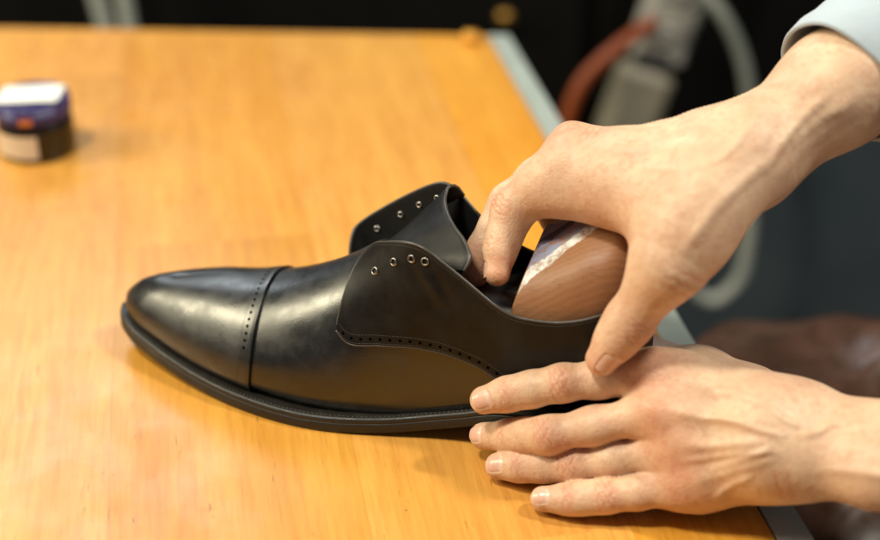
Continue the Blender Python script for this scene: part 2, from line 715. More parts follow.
cable("power_cable", [(.118, 1.42, -.40), (.122, 1.42, -.30), (.130, 1.42, -.205), (.150, 1.43, -.145), (.185, 1.44, -.112), (.225, 1.47, -.095)], .0078, M_red,
      "blurred orange red cable curving from the pale grey socket block")
cable("mains_cable", [(.270, 1.47, -.055), (.290, 1.45, -.075), (.315, 1.44, -.120), (.328, 1.43, -.180), (.322, 1.42, -.26), (.300, 1.41, -.33), (.275, 1.40, -.36),
                      (.258, 1.40, -.33), (.270, 1.40, -.28)], .0070, M_greycable,
      "blurred grey cable leaving the socket block and hanging down in a long bend")
cable("cable_loop", [(.318, 1.36, -.18), (.322, 1.36, -.24), (.326, 1.36, -.30), (.318, 1.36, -.352), (.296, 1.36, -.372), (.268, 1.36, -.352), (.250, 1.36, -.305), (.246, 1.36, -.250), (.262, 1.36, -.205), (.290, 1.36, -.19)], .0072, M_whitecable,
      "blurred pale grey cable loop hanging before the slate panel")
cable("white_cord", [(-.372, 1.50, .02), (-.368, 1.50, -.06), (-.360, 1.50, -.12), (-.350, 1.49, -.20), (-.35, 1.48, -.45)], .0085, M_whitecable,
      "white cord hanging behind the far table edge, left of its twin", "cord")
cable("white_cord", [(-.340, 1.50, .02), (-.338, 1.50, -.06), (-.335, 1.50, -.12), (-.330, 1.49, -.20), (-.33, 1.48, -.45)], .0085, M_whitecable,
      "white cord hanging behind the far table edge, right of its twin", "cord")

# amber bead added in place of a blurred orange spot, far table corner
mb = MB()
mb.lathe([(.003, 0), (.006, .0015), (.0078, .005), (.006, .009), (.0025, .0105)], (.026, 1.165, .0006), 20)
tag(mb.build("spot_bead", simple('amber_wood', (.75, .36, .04), .3)), "added amber bead in place of a blurred orange spot on the far right corner of the orange table", "bead")
#@@


def shell(mb, Go, Gi, skip=()):
    """closed skin between an outer and an inner grid"""
    Go = np.asarray(Go, float)
    Gi = np.asarray(Gi, float)
    n, m = Go.shape[:2]
    ring = [(i, 0) for i in range(n)] + [(n - 1, j) for j in range(1, m)] + \
        [(i, m - 1) for i in range(n - 2, -1, -1)] + [(0, j) for j in range(m - 2, 0, -1)]
    V = np.concatenate([Go.reshape(-1, 3), Gi.reshape(-1, 3)])
    F = []
    k = n * m
    for i in range(n - 1):
        for j in range(m - 1):
            a, b, c, d = i * m + j, (i + 1) * m + j, (i + 1) * m + j + 1, i * m + j + 1
            F.append((a, b, c, d))
            F.append((k + d, k + c, k + b, k + a))
    for q in range(len(ring)):
        a, b = ring[q], ring[(q + 1) % len(ring)]
        if ('end' in skip and a[0] == b[0] == n - 1) or ('sides' in skip and a[1] == b[1] and a[1] in (0, m - 1)):
            continue
        ia, ib = a[0] * m + a[1], b[0] * m + b[1]
        F.append((ia, k + ia, k + ib, ib))
    return mb.add(V, F)


def gnormals(G):
    a = np.gradient(G, axis=0)
    b = np.gradient(G, axis=1)
    n = np.cross(a, b)
    return n / (np.linalg.norm(n, axis=-1)[..., None] + 1e-12)


def edge_round(o, w):
    b = o.modifiers.new("bevel", 'BEVEL')
    b.width = w
    b.segments = 2
    b.limit_method = 'ANGLE'
    b.angle_limit = R(55)
    return o


def tangent_frame(p0, p1, up):
    t = np.asarray(p1, float) - np.asarray(p0, float)
    t /= np.linalg.norm(t) + 1e-12
    n = up - t * (up @ t)
    n /= np.linalg.norm(n) + 1e-12
    return t, np.cross(n, t), n


def stitches(mb, C, Nn, pitch, length, width, height, lift=0.0):
    """row of stitch bumps along the curve C with normals Nn"""
    C = np.asarray(C, float)
    L = np.r_[0, np.cumsum(np.linalg.norm(np.diff(C, axis=0), axis=1))]
    k = int(L[-1] / pitch)
    for i in range(k):
        a = (i + .5) * pitch
        p = np.array([np.interp(a, L, C[:, j]) for j in range(3)])
        q = np.array([np.interp(a + 1e-4, L, C[:, j]) for j in range(3)])
        n = np.array([np.interp(a, L, Nn[:, j]) for j in range(3)])
        t, b, n = tangent_frame(p, q, n)
        mb.blob(p + n * lift, t * length / 2, b * width / 2, n * height)
    return mb


_sg = np.linspace(0, 1, 900)
_xn = feather_n(_sg)[:, 0]
_xf = feather_f(_sg)[:, 0]


def sx(side, x):
    return np.interp(x, _xn if side > 0 else _xf, _sg)


shoe = empty("derby_shoe", HB)
shoe.rotation_euler = (0, 0, math.atan2(AX[1], AX[0]))
tag(shoe, "black leather derby shoe with perforated toe cap, laces removed and facings open", "shoe")


def sh(mb, name, mats, parent=None, weld_d=1e-5, smooth=True):
    o = mb.build(name, mats, parent or shoe, smooth)
    weld(o, weld_d)
    return o


# --- outsole
_o = np.concatenate([sole_n(np.linspace(0, 1, 150)), sole_f(np.linspace(1, 0, 150))[1:-1]])


def closed_inset(P, d):
    T = np.roll(P, -1, 0) - np.roll(P, 1, 0)
    T /= np.linalg.norm(T, axis=1)[:, None]
    return P + np.stack([T[:, 1], -T[:, 0]], 1) * d


def sole_ring(d, dz, bottom=False):
    P = closed_inset(_o, d)
    return np.column_stack([P, zbot(_o[:, 0]) + dz])


mb = MB()
rings = [sole_ring(.013, .0), sole_ring(.0010, .0), sole_ring(.0002, .0006), sole_ring(0, .0015), sole_ring(0, .0056),
         sole_ring(.0002, .0060), sole_ring(.013, .0058)]
mb.grid(np.array(rings), close_v=True)
sn = np.linspace(0.012, .985, 60)
capn, capf = sole_n(sn), sole_f(sn)
for zz in (.0001, .0057):
    G = [[(*(capn[i] * (1 - t) + capf[i] * t), zbot(capn[i][0]) + zz) for t in np.linspace(.05, .95, 8)] for i in range(60)]
    mb.grid(G)
sh(mb, "outsole", M_edge)

# --- welt with its row of stitches
mb = MB()
rings = [sole_ring(.010, .0060), sole_ring(.0006, .0060), sole_ring(.0002, .0062), sole_ring(.0002, .0078), sole_ring(.0009, .0088),
         sole_ring(.0018, .0090), sole_ring(.0052, .0086), sole_ring(.010, .0080)]
mb.grid(np.array(rings), close_v=True)
wl = sole_ring(.0026, .0090)
k0, k1 = 34, 262
stitches(mb.mat(1), wl[k0:k1], np.tile([0, 0, 1.0], (k1 - k0, 1)), .0024, .0018, .0008, .0004)
sh(mb, "welt", [M_welt, M_weltthread])

# --- stacked heel
mb = MB()
hs_n = np.linspace(0, 1, 300)
hn = sole_n(hs_n)
hf = sole_f(hs_n)
hn = hn[hn[:, 0] < .068]
hf = hf[hf[:, 0] < .066]
ho = np.concatenate([hn[::-1], hf[1:]])
hb = np.array([(.0665 - .003 * math.sin(math.pi * t), hf[-1, 1] * (1 - t) + hn[-1, 1] * t) for t in np.linspace(0.04, .96, 14)])
ho = np.concatenate([ho, hb])
cen = ho.mean(0)
rings = []
for f, ins in [(0.0002, .0012), (.0008, .0002), (.0058, 0), (.0061, .0004), (.0064, 0), (.0118, 0), (.0121, .0004), (.0124, 0), (.0164, 0), (.0166, .001)]:
    d = ho - cen
    P = cen + d * (1 - ins / np.linalg.norm(d, axis=1))[:, None]
    top = zbot(P[:, 0]) - .0001
    rings.append(np.column_stack([P, f / .0166 * top]))
mb.grid(np.array(rings), close_v=True)
n_ = len(ho)
mb.F.append(tuple(range(n_)))
sh(mb, "heel", M_edge)

# --- vamp
mb = MB()
rmax = cub([.06, .085, .11, .125, .138, .15, .163, .21], [.14, .20, .27, .38, .62, .90, 1, 1])
xv = np.linspace(.06, .2055, 80)
r0 = np.linspace(0, 1, 44)
halves = []
for side in (1, -1):
    Sg = np.repeat(sx(side, xv)[:, None], 44, 1)
    Rg = r0[None, :] * rmax(xv)[:, None]
    halves.append((last(side, Sg, Rg, 0), last(side, Sg, Rg, -.0012)))
for k in (0, 1):
    halves[0][k][:, -1] = halves[1][k][:, -1] = (halves[0][k][:, -1] + halves[1][k][:, -1]) / 2
shell(mb, *[np.concatenate([halves[0][k], halves[1][k][:, -2::-1]], 1) for k in (0, 1)])
vamp = sh(mb, "vamp", M_calf)

# --- toe cap: a second layer with a punched row
cap_x = cub([0, .2, .45, .62, .85, 1], [.2047, .2030, .2034, .2036, .2050, .2058])
mb = MB()


def cap_pt(side, dx, r, off):
    r = np.asarray(r, float)
    return last(side, sx(side, cap_x(r) + dx), r, off)


r0 = np.linspace(0, 1, 50)
t0 = np.linspace(0, 1, 60)
halves = []
for side in (1, -1):
    xq = cap_x(r0)[None, :] + (.2976 - cap_x(r0))[None, :] * np.sin(t0 * np.pi / 2)[:, None]
    Sg = sx(side, xq)
    Rg = np.repeat(r0[None, :], 60, 0)
    o_, i_ = last(side, np.clip(Sg, 0, .9985), Rg, .0015), last(side, np.clip(Sg, 0, .9985), Rg, .0002)
    halves.append([o_, i_])
for k in (0, 1):
    m_ = (halves[0][k][-1] + halves[1][k][-1]) / 2
    halves[0][k][-1] = halves[1][k][-1] = m_
    m_ = (halves[0][k][:, -1] + halves[1][k][:, -1]) / 2
    halves[0][k][:, -1] = halves[1][k][:, -1] = m_
shell(mb, *[np.concatenate([halves[0][k], halves[1][k][:, -2::-1]], 1) for k in (0, 1)], skip=('end',))
mb.mat(1)
for side in (1, -1):
    rr = np.linspace(1, .30 if side > 0 else .4, 400)
    c = cap_pt(side, .0047, rr, .0016)
    L = np.r_[0, np.cumsum(np.linalg.norm(np.diff(c, axis=0), axis=1))]
    for a in np.arange(.0019 if side > 0 else .0019, L[-1], .0038):
        r = np.interp(a, L, rr)
        p = cap_pt(side, .0047, r, .0015)
        n = cap_pt(side, .0047, r, .0030) - p
        n /= np.linalg.norm(n)
        t, b, n = tangent_frame(p, cap_pt(side, .0047, r - .01, .0015), n)
        mb.blob(p + n * .00006, t * .00090, b * .00090, n * .00014)
for dx, m_ in ((.0014, 2), (.0072, 2), (.0080, 2)):
    for side in (1, -1):
        rr = np.linspace(.02, .98, 200)
        c = cap_pt(side, dx, rr, .0015)
        nn = cap_pt(side, dx, rr, .0025) - c
        stitches(mb.mat(m_), c, nn, .0013, .0009, .00035, .00012)
cap = sh(mb, "toe_cap", [M_calf, M_hole, M_thread])
edge_round(cap, .0005)

# --- quarters
NEAR_B = [(.5230, .4163), (.4965, .3220), (.4480, .2589), (.4072, .2046), (.3672, .1502), (.3273, .1016), (.2865, .0587),
          (.2615, .0343), (.2291, .012), (.19, .004), (.10, .004), (.0, .004)]
NEAR_T = [(.5230, .4163), (.5180, .5551), (.5125, .6881), (.5050, .7940), (.4950, .858), (.4790, .872), (.4563, .7926), (.4263, .7010),
          (.3972, .6080), (.3747, .5265), (.3514, .4363), (.3173, .3333), (.2748, .2318), (.2424, .1831), (.2108, .1660),
          (.1725, .1660), (.1350, .1831), (.1059, .2017), (.0751, .2189), (.04, .235), (.0, .240)]
FAR_T = [(.1680, -.0260, .0560), (.1694, -.0270, .0656), (.1703, -.0330, .0736), (.1686, -.0380, .0783), (.1583, -.0410, .0867), (.1415, -.0410, .0989),
         (.1269, -.0390, .1083), (.1186, -.0370, .1105), (.1095, -.0340, .1062), (.0966, -.0310, .0961), (.0769, -.0280, .0861),
         (.0560, -.0268, .0810), (.0435, -.0265, .0805), (.0318, -.0250, .0825), (.0220, -.0215, .0855), (.0130, -.0155, .0885), (.006, -.008, .0902), (.0042, 0, .0905)]
QT, QR = 1.5e-3, 150


def quarter_grid(side):
    """inner face of the quarter as a grid [along][up]"""
    n = QR
    u = np.linspace(0, 1, n)
    r = np.linspace(0, 1, 46)
    if side > 0:
        # both edges are cut at matching places, arc length in between
        def curve(pts, cuts):
            k = np.array([c[0] for c in cuts])
            v = np.array([c[1] for c in cuts])
            t = cub(v, k)(u)
            return cub(np.arange(len(pts)), pts)(t)
        B = curve(NEAR_B, [(0, 0), (1, .07), (2, .15), (4, .30), (6, .45), (8, .58), (10, .85), (11, 1)])
        T = curve(NEAR_T, [(0, 0), (2, .07), (4, .125), (6, .18), (8, .25), (11, .42), (13, .55), (16, .72), (18, .87), (20, 1)])
        S_ = B[:, None, 0] * (1 - r) + T[:, None, 0] * r
        R_ = B[:, None, 1] * (1 - r) + T[:, None, 1] * r
        G = last(1, np.clip(S_, 0, 1), np.clip(R_, .001, 1), .0008)
        # the opened facing lifts away from the instep
        # a slack fold running down from the eyelets
        a_, b_ = np.array([.1120, .0955]), np.array([.1010, .0800])
        q_ = G[..., [0, 2]] - a_
        t_ = np.clip(q_ @ (b_ - a_) / ((b_ - a_) @ (b_ - a_)), 0, 1)
        d_ = np.linalg.norm(q_ - t_[..., None] * (b_ - a_), axis=-1)
        G = G + (.0006 * np.exp(-(d_ / .0024) ** 2) * np.sin(np.pi * np.clip(t_, .08, .92)) - .0003 * np.exp(-((d_ - .005) / .003) ** 2))[..., None] * np.array([0, 1, .2])
        lift = np.exp(-((u - .22) / .13) ** 2)[:, None] * (r[None, :] ** 2) * .004
        G = G + lift[..., None] * np.array([0, 1, .25])
        return G
    kb = cub([0, .07, .15, .30, .45, .58, .85, 1], [0, 1, 2, 4, 6, 8, 10, 11])(u)
    q = cub(np.arange(len(NEAR_B)), [(.53, .40)] + NEAR_B[1:])(kb)
    x = feather_n(q[:, 0])[:, 0]
    B = last(-1, sx(-1, x), q[:, 1], .0008)
    kt = cub([0, .07, .14, .18, .25, .42, .55, .80, 1], [0, 2, 4, 6, 8, 10, 11, 14, 17])(u)
    T = cub(np.arange(len(FAR_T)), FAR_T)(kt)
    Mi = last(-1, sx(-1, np.clip(x * .55 + T[:, 0] * .45, .003, .2)), np.clip(q[:, 1] * .5 + .13, 0, 1), .0008)
    Mi = 2 * Mi - .5 * (B + T)
    w = np.clip((u - .02) / .25, 0, 1)[:, None]
    Mi = Mi * .55 + .45 * (.5 * (B + T) + np.array([0, -.004, 0]))
    rr = r[None, :, None]
    return (1 - rr) ** 2 * B[:, None] + 2 * rr * (1 - rr) * Mi[:, None] + rr ** 2 * T[:, None]


def ring_mesh(mb, c, n, r, w, h, seg=18):
    n = n / np.linalg.norm(n)
    a = np.array([0, 0, 1.0]) if abs(n[2]) < .9 else np.array([1.0, 0, 0])
    u = np.cross(n, a)
    u /= np.linalg.norm(u)
    v = np.cross(n, u)
    th = np.linspace(0, 2 * np.pi, seg, endpoint=False)
    G = []
    for rad, z in ((r + w, -.0003), (r + w, 0), (r + w * .7, h * .8), (r + w * .4, h), (r + w * .1, h * .7), (r, 0), (r * .96, -.0014)):
        G.append(c + rad * (np.cos(th)[:, None] * u + np.sin(th)[:, None] * v) + n * z)
    return mb.grid(np.array(G), close_v=True)


quarters = {}
for side, us in ((1, (.157, .200, .241, .280)), (-1, (.136, .1520, .1660, .188))):
    G = quarter_grid(side)
    nn = gnormals(G)
    if (nn[60, 20, 1] > 0) != (side > 0):
        nn = -nn
    Go = G + nn * QT
    mb = MB()
    shell(mb, Go, G)
    # rows of stitching along the seam, the facing and the topline
    Tc = Go[2:-2, -1]
    L = np.linalg.norm(np.diff(Go, axis=1), axis=2)
    L = np.concatenate([np.zeros((len(Go), 1)), np.cumsum(L, 1)], 1)

    def at_dist(i, d, top, arr):
        l = L[i]
        t = l[-1] - d if top else d
        return np.array([np.interp(t, l, arr[i, :, j]) for j in range(3)])
    ok = [i for i in range(3, QR - 3) if L[i, -1] > .008]
    st = np.array([at_dist(i, .0017, True, Go) for i in ok])
    sn_ = np.array([at_dist(i, .0017, True, nn) for i in ok])
    stitches(mb.mat(2), st, sn_, .0013, .00085, .00035, .00013)
    lim = [i for i in ok if Go[i, 0, 0] > .066]
    for d in (.0012, .0056):
        st = np.array([at_dist(i, d, False, Go) for i in lim])
        sn_ = np.array([at_dist(i, d, False, nn) for i in lim])
        stitches(mb.mat(2), st, sn_, .0013, .00085, .00035, .00012)
    c = np.array([at_dist(i, .0035, False, Go) for i in lim])
    cn = np.array([at_dist(i, .0035, False, nn) for i in lim])
    Lc = np.r_[0, np.cumsum(np.linalg.norm(np.diff(c, axis=0), axis=1))]
    mb.mat(1)
    for a in np.arange(.004, Lc[-1], .0052):
        p = np.array([np.interp(a, Lc, c[:, j]) for j in range(3)])
        p2 = np.array([np.interp(a + .0005, Lc, c[:, j]) for j in range(3)])
        n = np.array([np.interp(a, Lc, cn[:, j]) for j in range(3)])
        t, b, n = tangent_frame(p, p2, n)
        mb.blob(p + n * .00004, t * .00090, b * .00090, n * .00014)
    mid_ = (Go + G) / 2
    mb.mat(3)
    mb.tube(mid_[1:, -1], .00085, 8)
    mb.tube(Go[1:, 0] - nn[1:, 0] * .0004, .00055, 8)
    q = sh(mb, "quarter", [M_quarter if side > 0 else M_lining, M_hole, M_thread, M_cut])
    edge_round(q, .0004)
    quarters[side] = (G, Go, nn, q)
    for u0, d in zip(us, (.0160, .0100, .0074, .0058) if side > 0 else (.0080,) * 4):
        i = int(round(u0 * (QR - 1)))
        p = at_dist(i, d, True, Go if side > 0 else G)
        n = at_dist(i, d, True, nn) * (1 if side > 0 else -1)
        e = MB()
        k_ = 1.0 if side > 0 else .78
        ring_mesh(e, p + n * .0002, n, .00125 * k_, .00105 * k_, .0007)
        e.mat(1)
        e.blob(p - n * .0002, np.cross(n, [0, 0, 1.0]) * .00125, np.cross(n, np.cross(n, [0, 0, 1.0])) * .00125, n * .0001)
        sh(e, "eyelet", [M_ring if side > 0 else M_nickel, M_nickel])
    if side > 0:
        q['label'] = "lateral facing with four eyelets and a perforated seam"

# --- heel counter strip up the back seam
mb = MB()
zz = np.linspace(.03, .24, 20)
cols = []
for side, s_ in ((1, .020), (1, .012), (1, .0), (-1, .012), (-1, .020)):
    cols.append(last(side, np.full(20, s_), zz, .0022 if s_ < .02 else .0016))
shell(mb, np.array(cols), np.array([last(sd, np.full(20, s_), zz, .001) for sd, s_ in ((1, .020), (1, .012), (1, .0), (-1, .012), (-1, .020))]))
sh(mb, "back_strip", M_quarter)

# --- tongue
TOP = [(.1085, -.0340, .1070), (.1119, -.0310, .1134), (.1142, -.0260, .1148), (.1143, -.0220, .1125), (.1108, -.0120, .1100), (.1031, 0, .1077), (.0938, .010, .1044), (.0893, .018, .1000), (.0913, .0210, .0956)]
tg = []
ry = np.linspace(0, 1, 26)
topc = poly(TOP)(ry)
basec = np.array([(.158, -.020 + .034 * t, .0735 - .010 * (2 * t - 1) ** 2) for t in ry])
midc = np.array([(.135 - .006 * t, -.025 + .040 * t, .0965 - .006 * t - .007 * (2 * t - 1) ** 2) for t in ry])
for t in np.linspace(0, 1, 30):
    # quadratic through base, mid, top
    a, b_, c_ = (1 - t) * (1 - 2 * t), 4 * t * (1 - t), t * (2 * t - 1)
    tg.append(a * basec + b_ * midc + c_ * topc)
tg = np.array(tg)
nn = gnormals(tg)
if nn[15, 12, 2] < 0:
    nn = -nn
mb = MB()
shell(mb, tg + nn * .0011, tg - nn * .0004)
stitches(mb.mat(1), (tg + nn * .0011)[-2, 1:-1], nn[-2, 1:-1], .0013, .0009, .00035, .00013)
mb.mat(2)
mb.tube((tg + nn * .0003)[-1], .00085, 8)
to = sh(mb, "tongue", [M_quarter, M_thread, M_cut])
edge_round(to, .0005)

# --- insole and inner lining of the closed forepart
mb = MB()
sn = np.linspace(.0, .75, 60)
a_, b_ = feather_n(sn), feather_f(sn)
G = [[(*(a_[i] * (1 - t) + b_[i] * t), zf(a_[i][0]) + .002) for t in np.linspace(.06, .94, 10)] for i in range(60)]
mb.grid(G)
sh(mb, "insole", M_lining)

# ------------------------------------------------------------------ shoe tree
def wood_tree_mat():
    m, nt, b = mat('cedar_shoe_tree')
    v = coords(nt)
    wv = coords(nt, (1, 1, 1), (R(25), R(8), R(-24)))
    n = noise(nt, wv, 26, 2, .5)
    w = N(nt, 'ShaderNodeTexWave', i_Scale=110, i_Distortion=6.0, i_Detail=3.0, i_Detail_Scale=.6, bands_direction='Y')
    nt.links.new(wv, w.inputs['Vector'])
    st = coords(nt, (140, 900, 900), (R(25), R(8), R(-24)))
    pores = noise(nt, st, 1, 3, .6)
    base = mixc(nt, n, (.27, .115, .050), (.36, .175, .080))
    base = mixc(nt, math_(nt, 'MULTIPLY', w.outputs['Fac'], .30), base, (.19, .080, .034))
    base = mixc(nt, ramp(nt, [(.58, 0), (.72, .7)], pores).outputs[0], base, (.14, .06, .025))
    # worn painted maker's band across the front: white stripe, blue-grey field, dark blue dash
    sep = N(nt, 'ShaderNodeSeparateXYZ')
    nt.links.new(v, sep.inputs[0])
    wob = math_(nt, 'MULTIPLY', math_(nt, 'SUBTRACT', noise(nt, v, 70, 5, .7), .5), .013)
    x = math_(nt, 'ADD', sep.outputs['X'], wob)
    # band boundary runs a little askew over the block
    t = math_(nt, 'SUBTRACT', x, math_(nt, 'MULTIPLY', sep.outputs['Y'], BAND_SLOPE))

    def band(a, c):
        r = N(nt, 'ShaderNodeMapRange', interpolation_type='SMOOTHSTEP')
        r.inputs[1].default_value = a - .0008
        r.inputs[2].default_value = a + .0008
        nt.links.new(t, r.inputs[0])
        r2 = N(nt, 'ShaderNodeMapRange', interpolation_type='SMOOTHSTEP')
        r2.inputs[1].default_value = c - .0008
        r2.inputs[2].default_value = c + .0008
        nt.links.new(t, r2.inputs[0])
        return math_(nt, 'SUBTRACT', r.outputs[0], r2.outputs[0])
    wear = ramp(nt, [(.36, .10), (.56, .95)], noise(nt, v, 170, 5, .75)).outputs[0]
    c1 = mixc(nt, math_(nt, 'MULTIPLY', band(BAND[0], BAND[1]), wear), base, (.70, .73, .72))
    c2 = mixc(nt, math_(nt, 'MULTIPLY', band(BAND[1], BAND[2]), wear), c1, (.24, .28, .42))
    c3 = mixc(nt, math_(nt, 'MULTIPLY', band(BAND[2], BAND[3]), .9), c2, (.055, .06, .11))
    c4 = mixc(nt, math_(nt, 'MULTIPLY', band(BAND[3], BAND[4]), .8), c3, (.20, .23, .36))
    c5 = mixc(nt, math_(nt, 'MULTIPLY', band(BAND[4], .2), .93), c4, (.022, .016, .014))
    nt.links.new(c5, b.inputs['Base Color'])
    b.inputs['Roughness'].default_value = .50
    bump(nt, pores, .15, .0003, b)
    return m


BAND = (.0015, .0115, .0260, .0330, .0500)
BAND_SLOPE = 1.35
M_tree = wood_tree_mat()
M_treeedge = simple('varnished_wood_edge', (.20, .085, .03), .3, 0, None, .3, 300)
M_steel = simple('steel_rod', (.45, .45, .44), .3, 1.0)
tree = empty("shoe_tree", s2w(np.array([[.035, 0, .036]]))[0])
tree.rotation_euler = shoe.rotation_euler
tag(tree, "brown wooden shoe tree with worn white and blue band inside the black shoe", "shoe tree")
tz = cub([.006, .010, .016, .03, .045, .056, .0655], [.095, .108, .1150, .1160, .1105, .1055, .1015])
tw = cub([.006, .009, .014, .022, .035, .0655], [.004, .011, .0175, .0225, .0258, .0272])


def tree_grid(x, z0=.036, k=60):
    """section at station x: upright sides and a planed top that slopes to the lateral side"""
    a = np.linspace(0, math.pi, k)
    c, s_ = np.cos(a), np.sin(a)
    w = tw(x)
    h = tz(x) - z0
    yy = np.sign(c) * np.abs(c) ** (2 / 4.5) * w
    zz = z0 + (h - .44 * yy) * np.abs(s_) ** (2 / 4.5)
    return np.column_stack([np.full(k, x) - .035, yy - .0005, zz - .036]) - np.array([1.0, 0, 0]) * (np.clip((zz - .082) * .22, 0, .006) * np.clip((x - .03) / .03, 0, 1))[:, None]


mb = MB()
xs_ = .006 + (.0650 - .006) * np.sin(np.linspace(0, math.pi / 2, 46)) ** 1.0
mb.grid(np.array([tree_grid(x) for x in np.r_[xs_, 0.0655]]))
fr = tree_grid(0.0655)
mb.mat(1)
inner = fr.copy()
for f, dx in ((.985, .0007), (.93, .0009), (.6, .001), (.2, .001)):
    q = fr.copy()
    q[:, 1] *= f
    q[:, 2] *= f
    q[:, 0] += dx
    mb.grid(np.array([inner, q]))
    inner = q
tb = mb.build("heel_block", [M_tree, M_treeedge], tree)
weld(tb, 1e-5)
mb = MB()
mb.tube([(.020, 0, .030), (.05, 0, .026), (.09, 0, .010), (.12, .0, .003)], .0035, 12)
mb.build("spring_rod", M_steel, tree)
mb = MB()
fore = []
for i, t in enumerate(np.linspace(0, 1, 24)):
    s_ = .60 + .31 * t
    row = [last(1, np.array(s_), np.array(r), -.004) for r in np.linspace(.02, .98, 14)]
    x = feather_n(np.array(s_))[0]
    row += [last(-1, sx(-1, x), np.array(r), -.004) for r in np.linspace(.98, .02, 14)]
    fore.append(np.array(row) * np.array([1, 1, 1]) - np.array([.035, 0, .036]))
mb.grid(np.array(fore))
mb.F.append(tuple(range(28)))
mb.build("toe_block", M_tree, tree)

# ------------------------------------------------------------------ person
# The two arms are grown as one distance field each (tapered limbs blended at
# the joints), meshed, then given creases, tendons and nails.
class Field:
    def __init__(s, fine, prims_pts, frame=None, pad=.03, coarse_from=None, coarse_ax=0):
        s.M = np.eye(3) if frame is None else np.asarray(frame, float)
        P = np.asarray(prims_pts, float) @ s.M.T
        lo, hi = P.min(0) - pad, P.max(0) + pad
        s.ax = []
        for k in range(3):
            if k == coarse_ax and coarse_from is not None:
                a = list(np.arange(lo[k], coarse_from, fine))
                d = fine
                while a[-1] < hi[k]:
                    d = min(d * 1.05, .004)
                    a.append(a[-1] + d)
                s.ax.append(np.array(a))
            else:
                s.ax.append(np.arange(lo[k], hi[k], fine))
        s.shape = tuple(len(a) for a in s.ax)

    def new(s):
        return np.full(s.shape, 1.0, np.float32)

    def loc(s, p):
        return s.M @ np.asarray(p, float)

    def sub(s, pts, m):
        pts = np.asarray(pts)
        sl = []
        for k in range(3):
            a = np.searchsorted(s.ax[k], pts[:, k].min() - m)
            b = np.searchsorted(s.ax[k], pts[:, k].max() + m)
            sl.append(slice(max(a - 1, 0), min(b + 1, s.shape[k])))
        return tuple(sl)

    def cone(s, f, a, b, ra, rb, k, squash=None):
        """blend a tapered limb from a to b into f"""
        a, b = s.loc(a), s.loc(b)
        sl = s.sub([a, b], max(ra, rb) * 1.1 + k + .004)
        X = s.ax[0][sl[0]][:, None, None].astype(np.float32)
        Y = s.ax[1][sl[1]][None, :, None].astype(np.float32)
        Z = s.ax[2][sl[2]][None, None, :].astype(np.float32)
        d = b - a
        L2 = float(d @ d) + 1e-12
        px, py, pz = X - a[0], Y - a[1], Z - a[2]
        t = np.clip((px * d[0] + py * d[1] + pz * d[2]) / L2, 0, 1)
        qx, qy, qz = px - t * d[0], py - t * d[1], pz - t * d[2]
        if squash is not None:
            n, sc = s.M @ np.asarray(squash[0], float), squash[1]
            n = n / np.linalg.norm(n)
            h = qx * n[0] + qy * n[1] + qz * n[2]
            e = (1 / sc - 1)
            qx, qy, qz = qx + h * n[0] * e, qy + h * n[1] * e, qz + h * n[2] * e
        dist = np.sqrt(qx * qx + qy * qy + qz * qz) - (ra + (rb - ra) * (t * t * (3 - 2 * t) * .5 + t * .5))
        if squash is not None:
            dist = dist * (.5 + .5 * min(sc, 1))
        g = f[sl]
        if k > 0:
            h = np.maximum(k - np.abs(g - dist), 0) / k
            f[sl] = np.minimum(g, dist) - h * h * k * .25
        else:
            f[sl] = np.minimum(g, dist)
        return f

    def merge(s, f, g, k):
        h = np.maximum(k - np.abs(f - g), 0) / k
        return np.minimum(f, g) - h * h * k * .25

    def mesh(s, f):
        """surface nets"""
        nx, ny, nz = f.shape
        ins = f < 0
        acc = {}
        n_all = (nx - 1) * (ny - 1) * (nz - 1)
        cnt = np.zeros((nx - 1, ny - 1, nz - 1), np.int8)
        for dx in (0, 1):
            for dy in (0, 1):
                for dz in (0, 1):
                    cnt += ins[dx:nx - 1 + dx, dy:ny - 1 + dy, dz:nz - 1 + dz]
        act = (cnt > 0) & (cnt < 8)
        I = np.argwhere(act)
        idx = np.full(act.shape, -1, np.int32)
        idx[act] = np.arange(len(I))
        P = np.zeros((len(I), 3))
        W_ = np.zeros(len(I))
        C = [(0, 0, 0), (1, 0, 0), (0, 1, 0), (1, 1, 0), (0, 0, 1), (1, 0, 1), (0, 1, 1), (1, 1, 1)]
        for ax in range(3):
            for c in C:
                if c[ax]:
                    continue
                c2 = list(c)
                c2[ax] = 1
                a = tuple((I + np.array(c)).T)
                b = tuple((I + np.array(c2)).T)
                fa, fb = f[a], f[b]
                m = (fa < 0) != (fb < 0)
                t = fa[m] / (fa[m] - fb[m])
                pa = np.stack([s.ax[k][a[k][m]] for k in range(3)], 1)
                pb = np.stack([s.ax[k][b[k][m]] for k in range(3)], 1)
                P[m] += pa + (pb - pa) * t[:, None]
                W_[m] += 1
        P /= W_[:, None]
        Q = []
        for ax in range(3):
            sl0 = [slice(None)] * 3
            sl1 = [slice(None)] * 3
            sl0[ax] = slice(0, -1)
            sl1[ax] = slice(1, None)
            A, B = ins[tuple(sl0)], ins[tuple(sl1)]
            E = np.argwhere(A != B)
            o1, o2 = [(1, 2), (2, 0), (0, 1)][ax]
            E = E[(E[:, o1] > 0) & (E[:, o2] > 0) & (E[:, o1] < f.shape[o1] - 1) & (E[:, o2] < f.shape[o2] - 1)]
            flip = A[tuple(E.T)]
            q = []
            for d1, d2 in ((-1, -1), (0, -1), (0, 0), (-1, 0)):
                e = E.copy()
                e[:, o1] += d1
                e[:, o2] += d2
                q.append(idx[tuple(e.T)])
            q = np.stack(q, 1)
            q[~flip] = q[~flip][:, ::-1]
            Q.append(q)
        return P @ s.M, np.concatenate(Q)


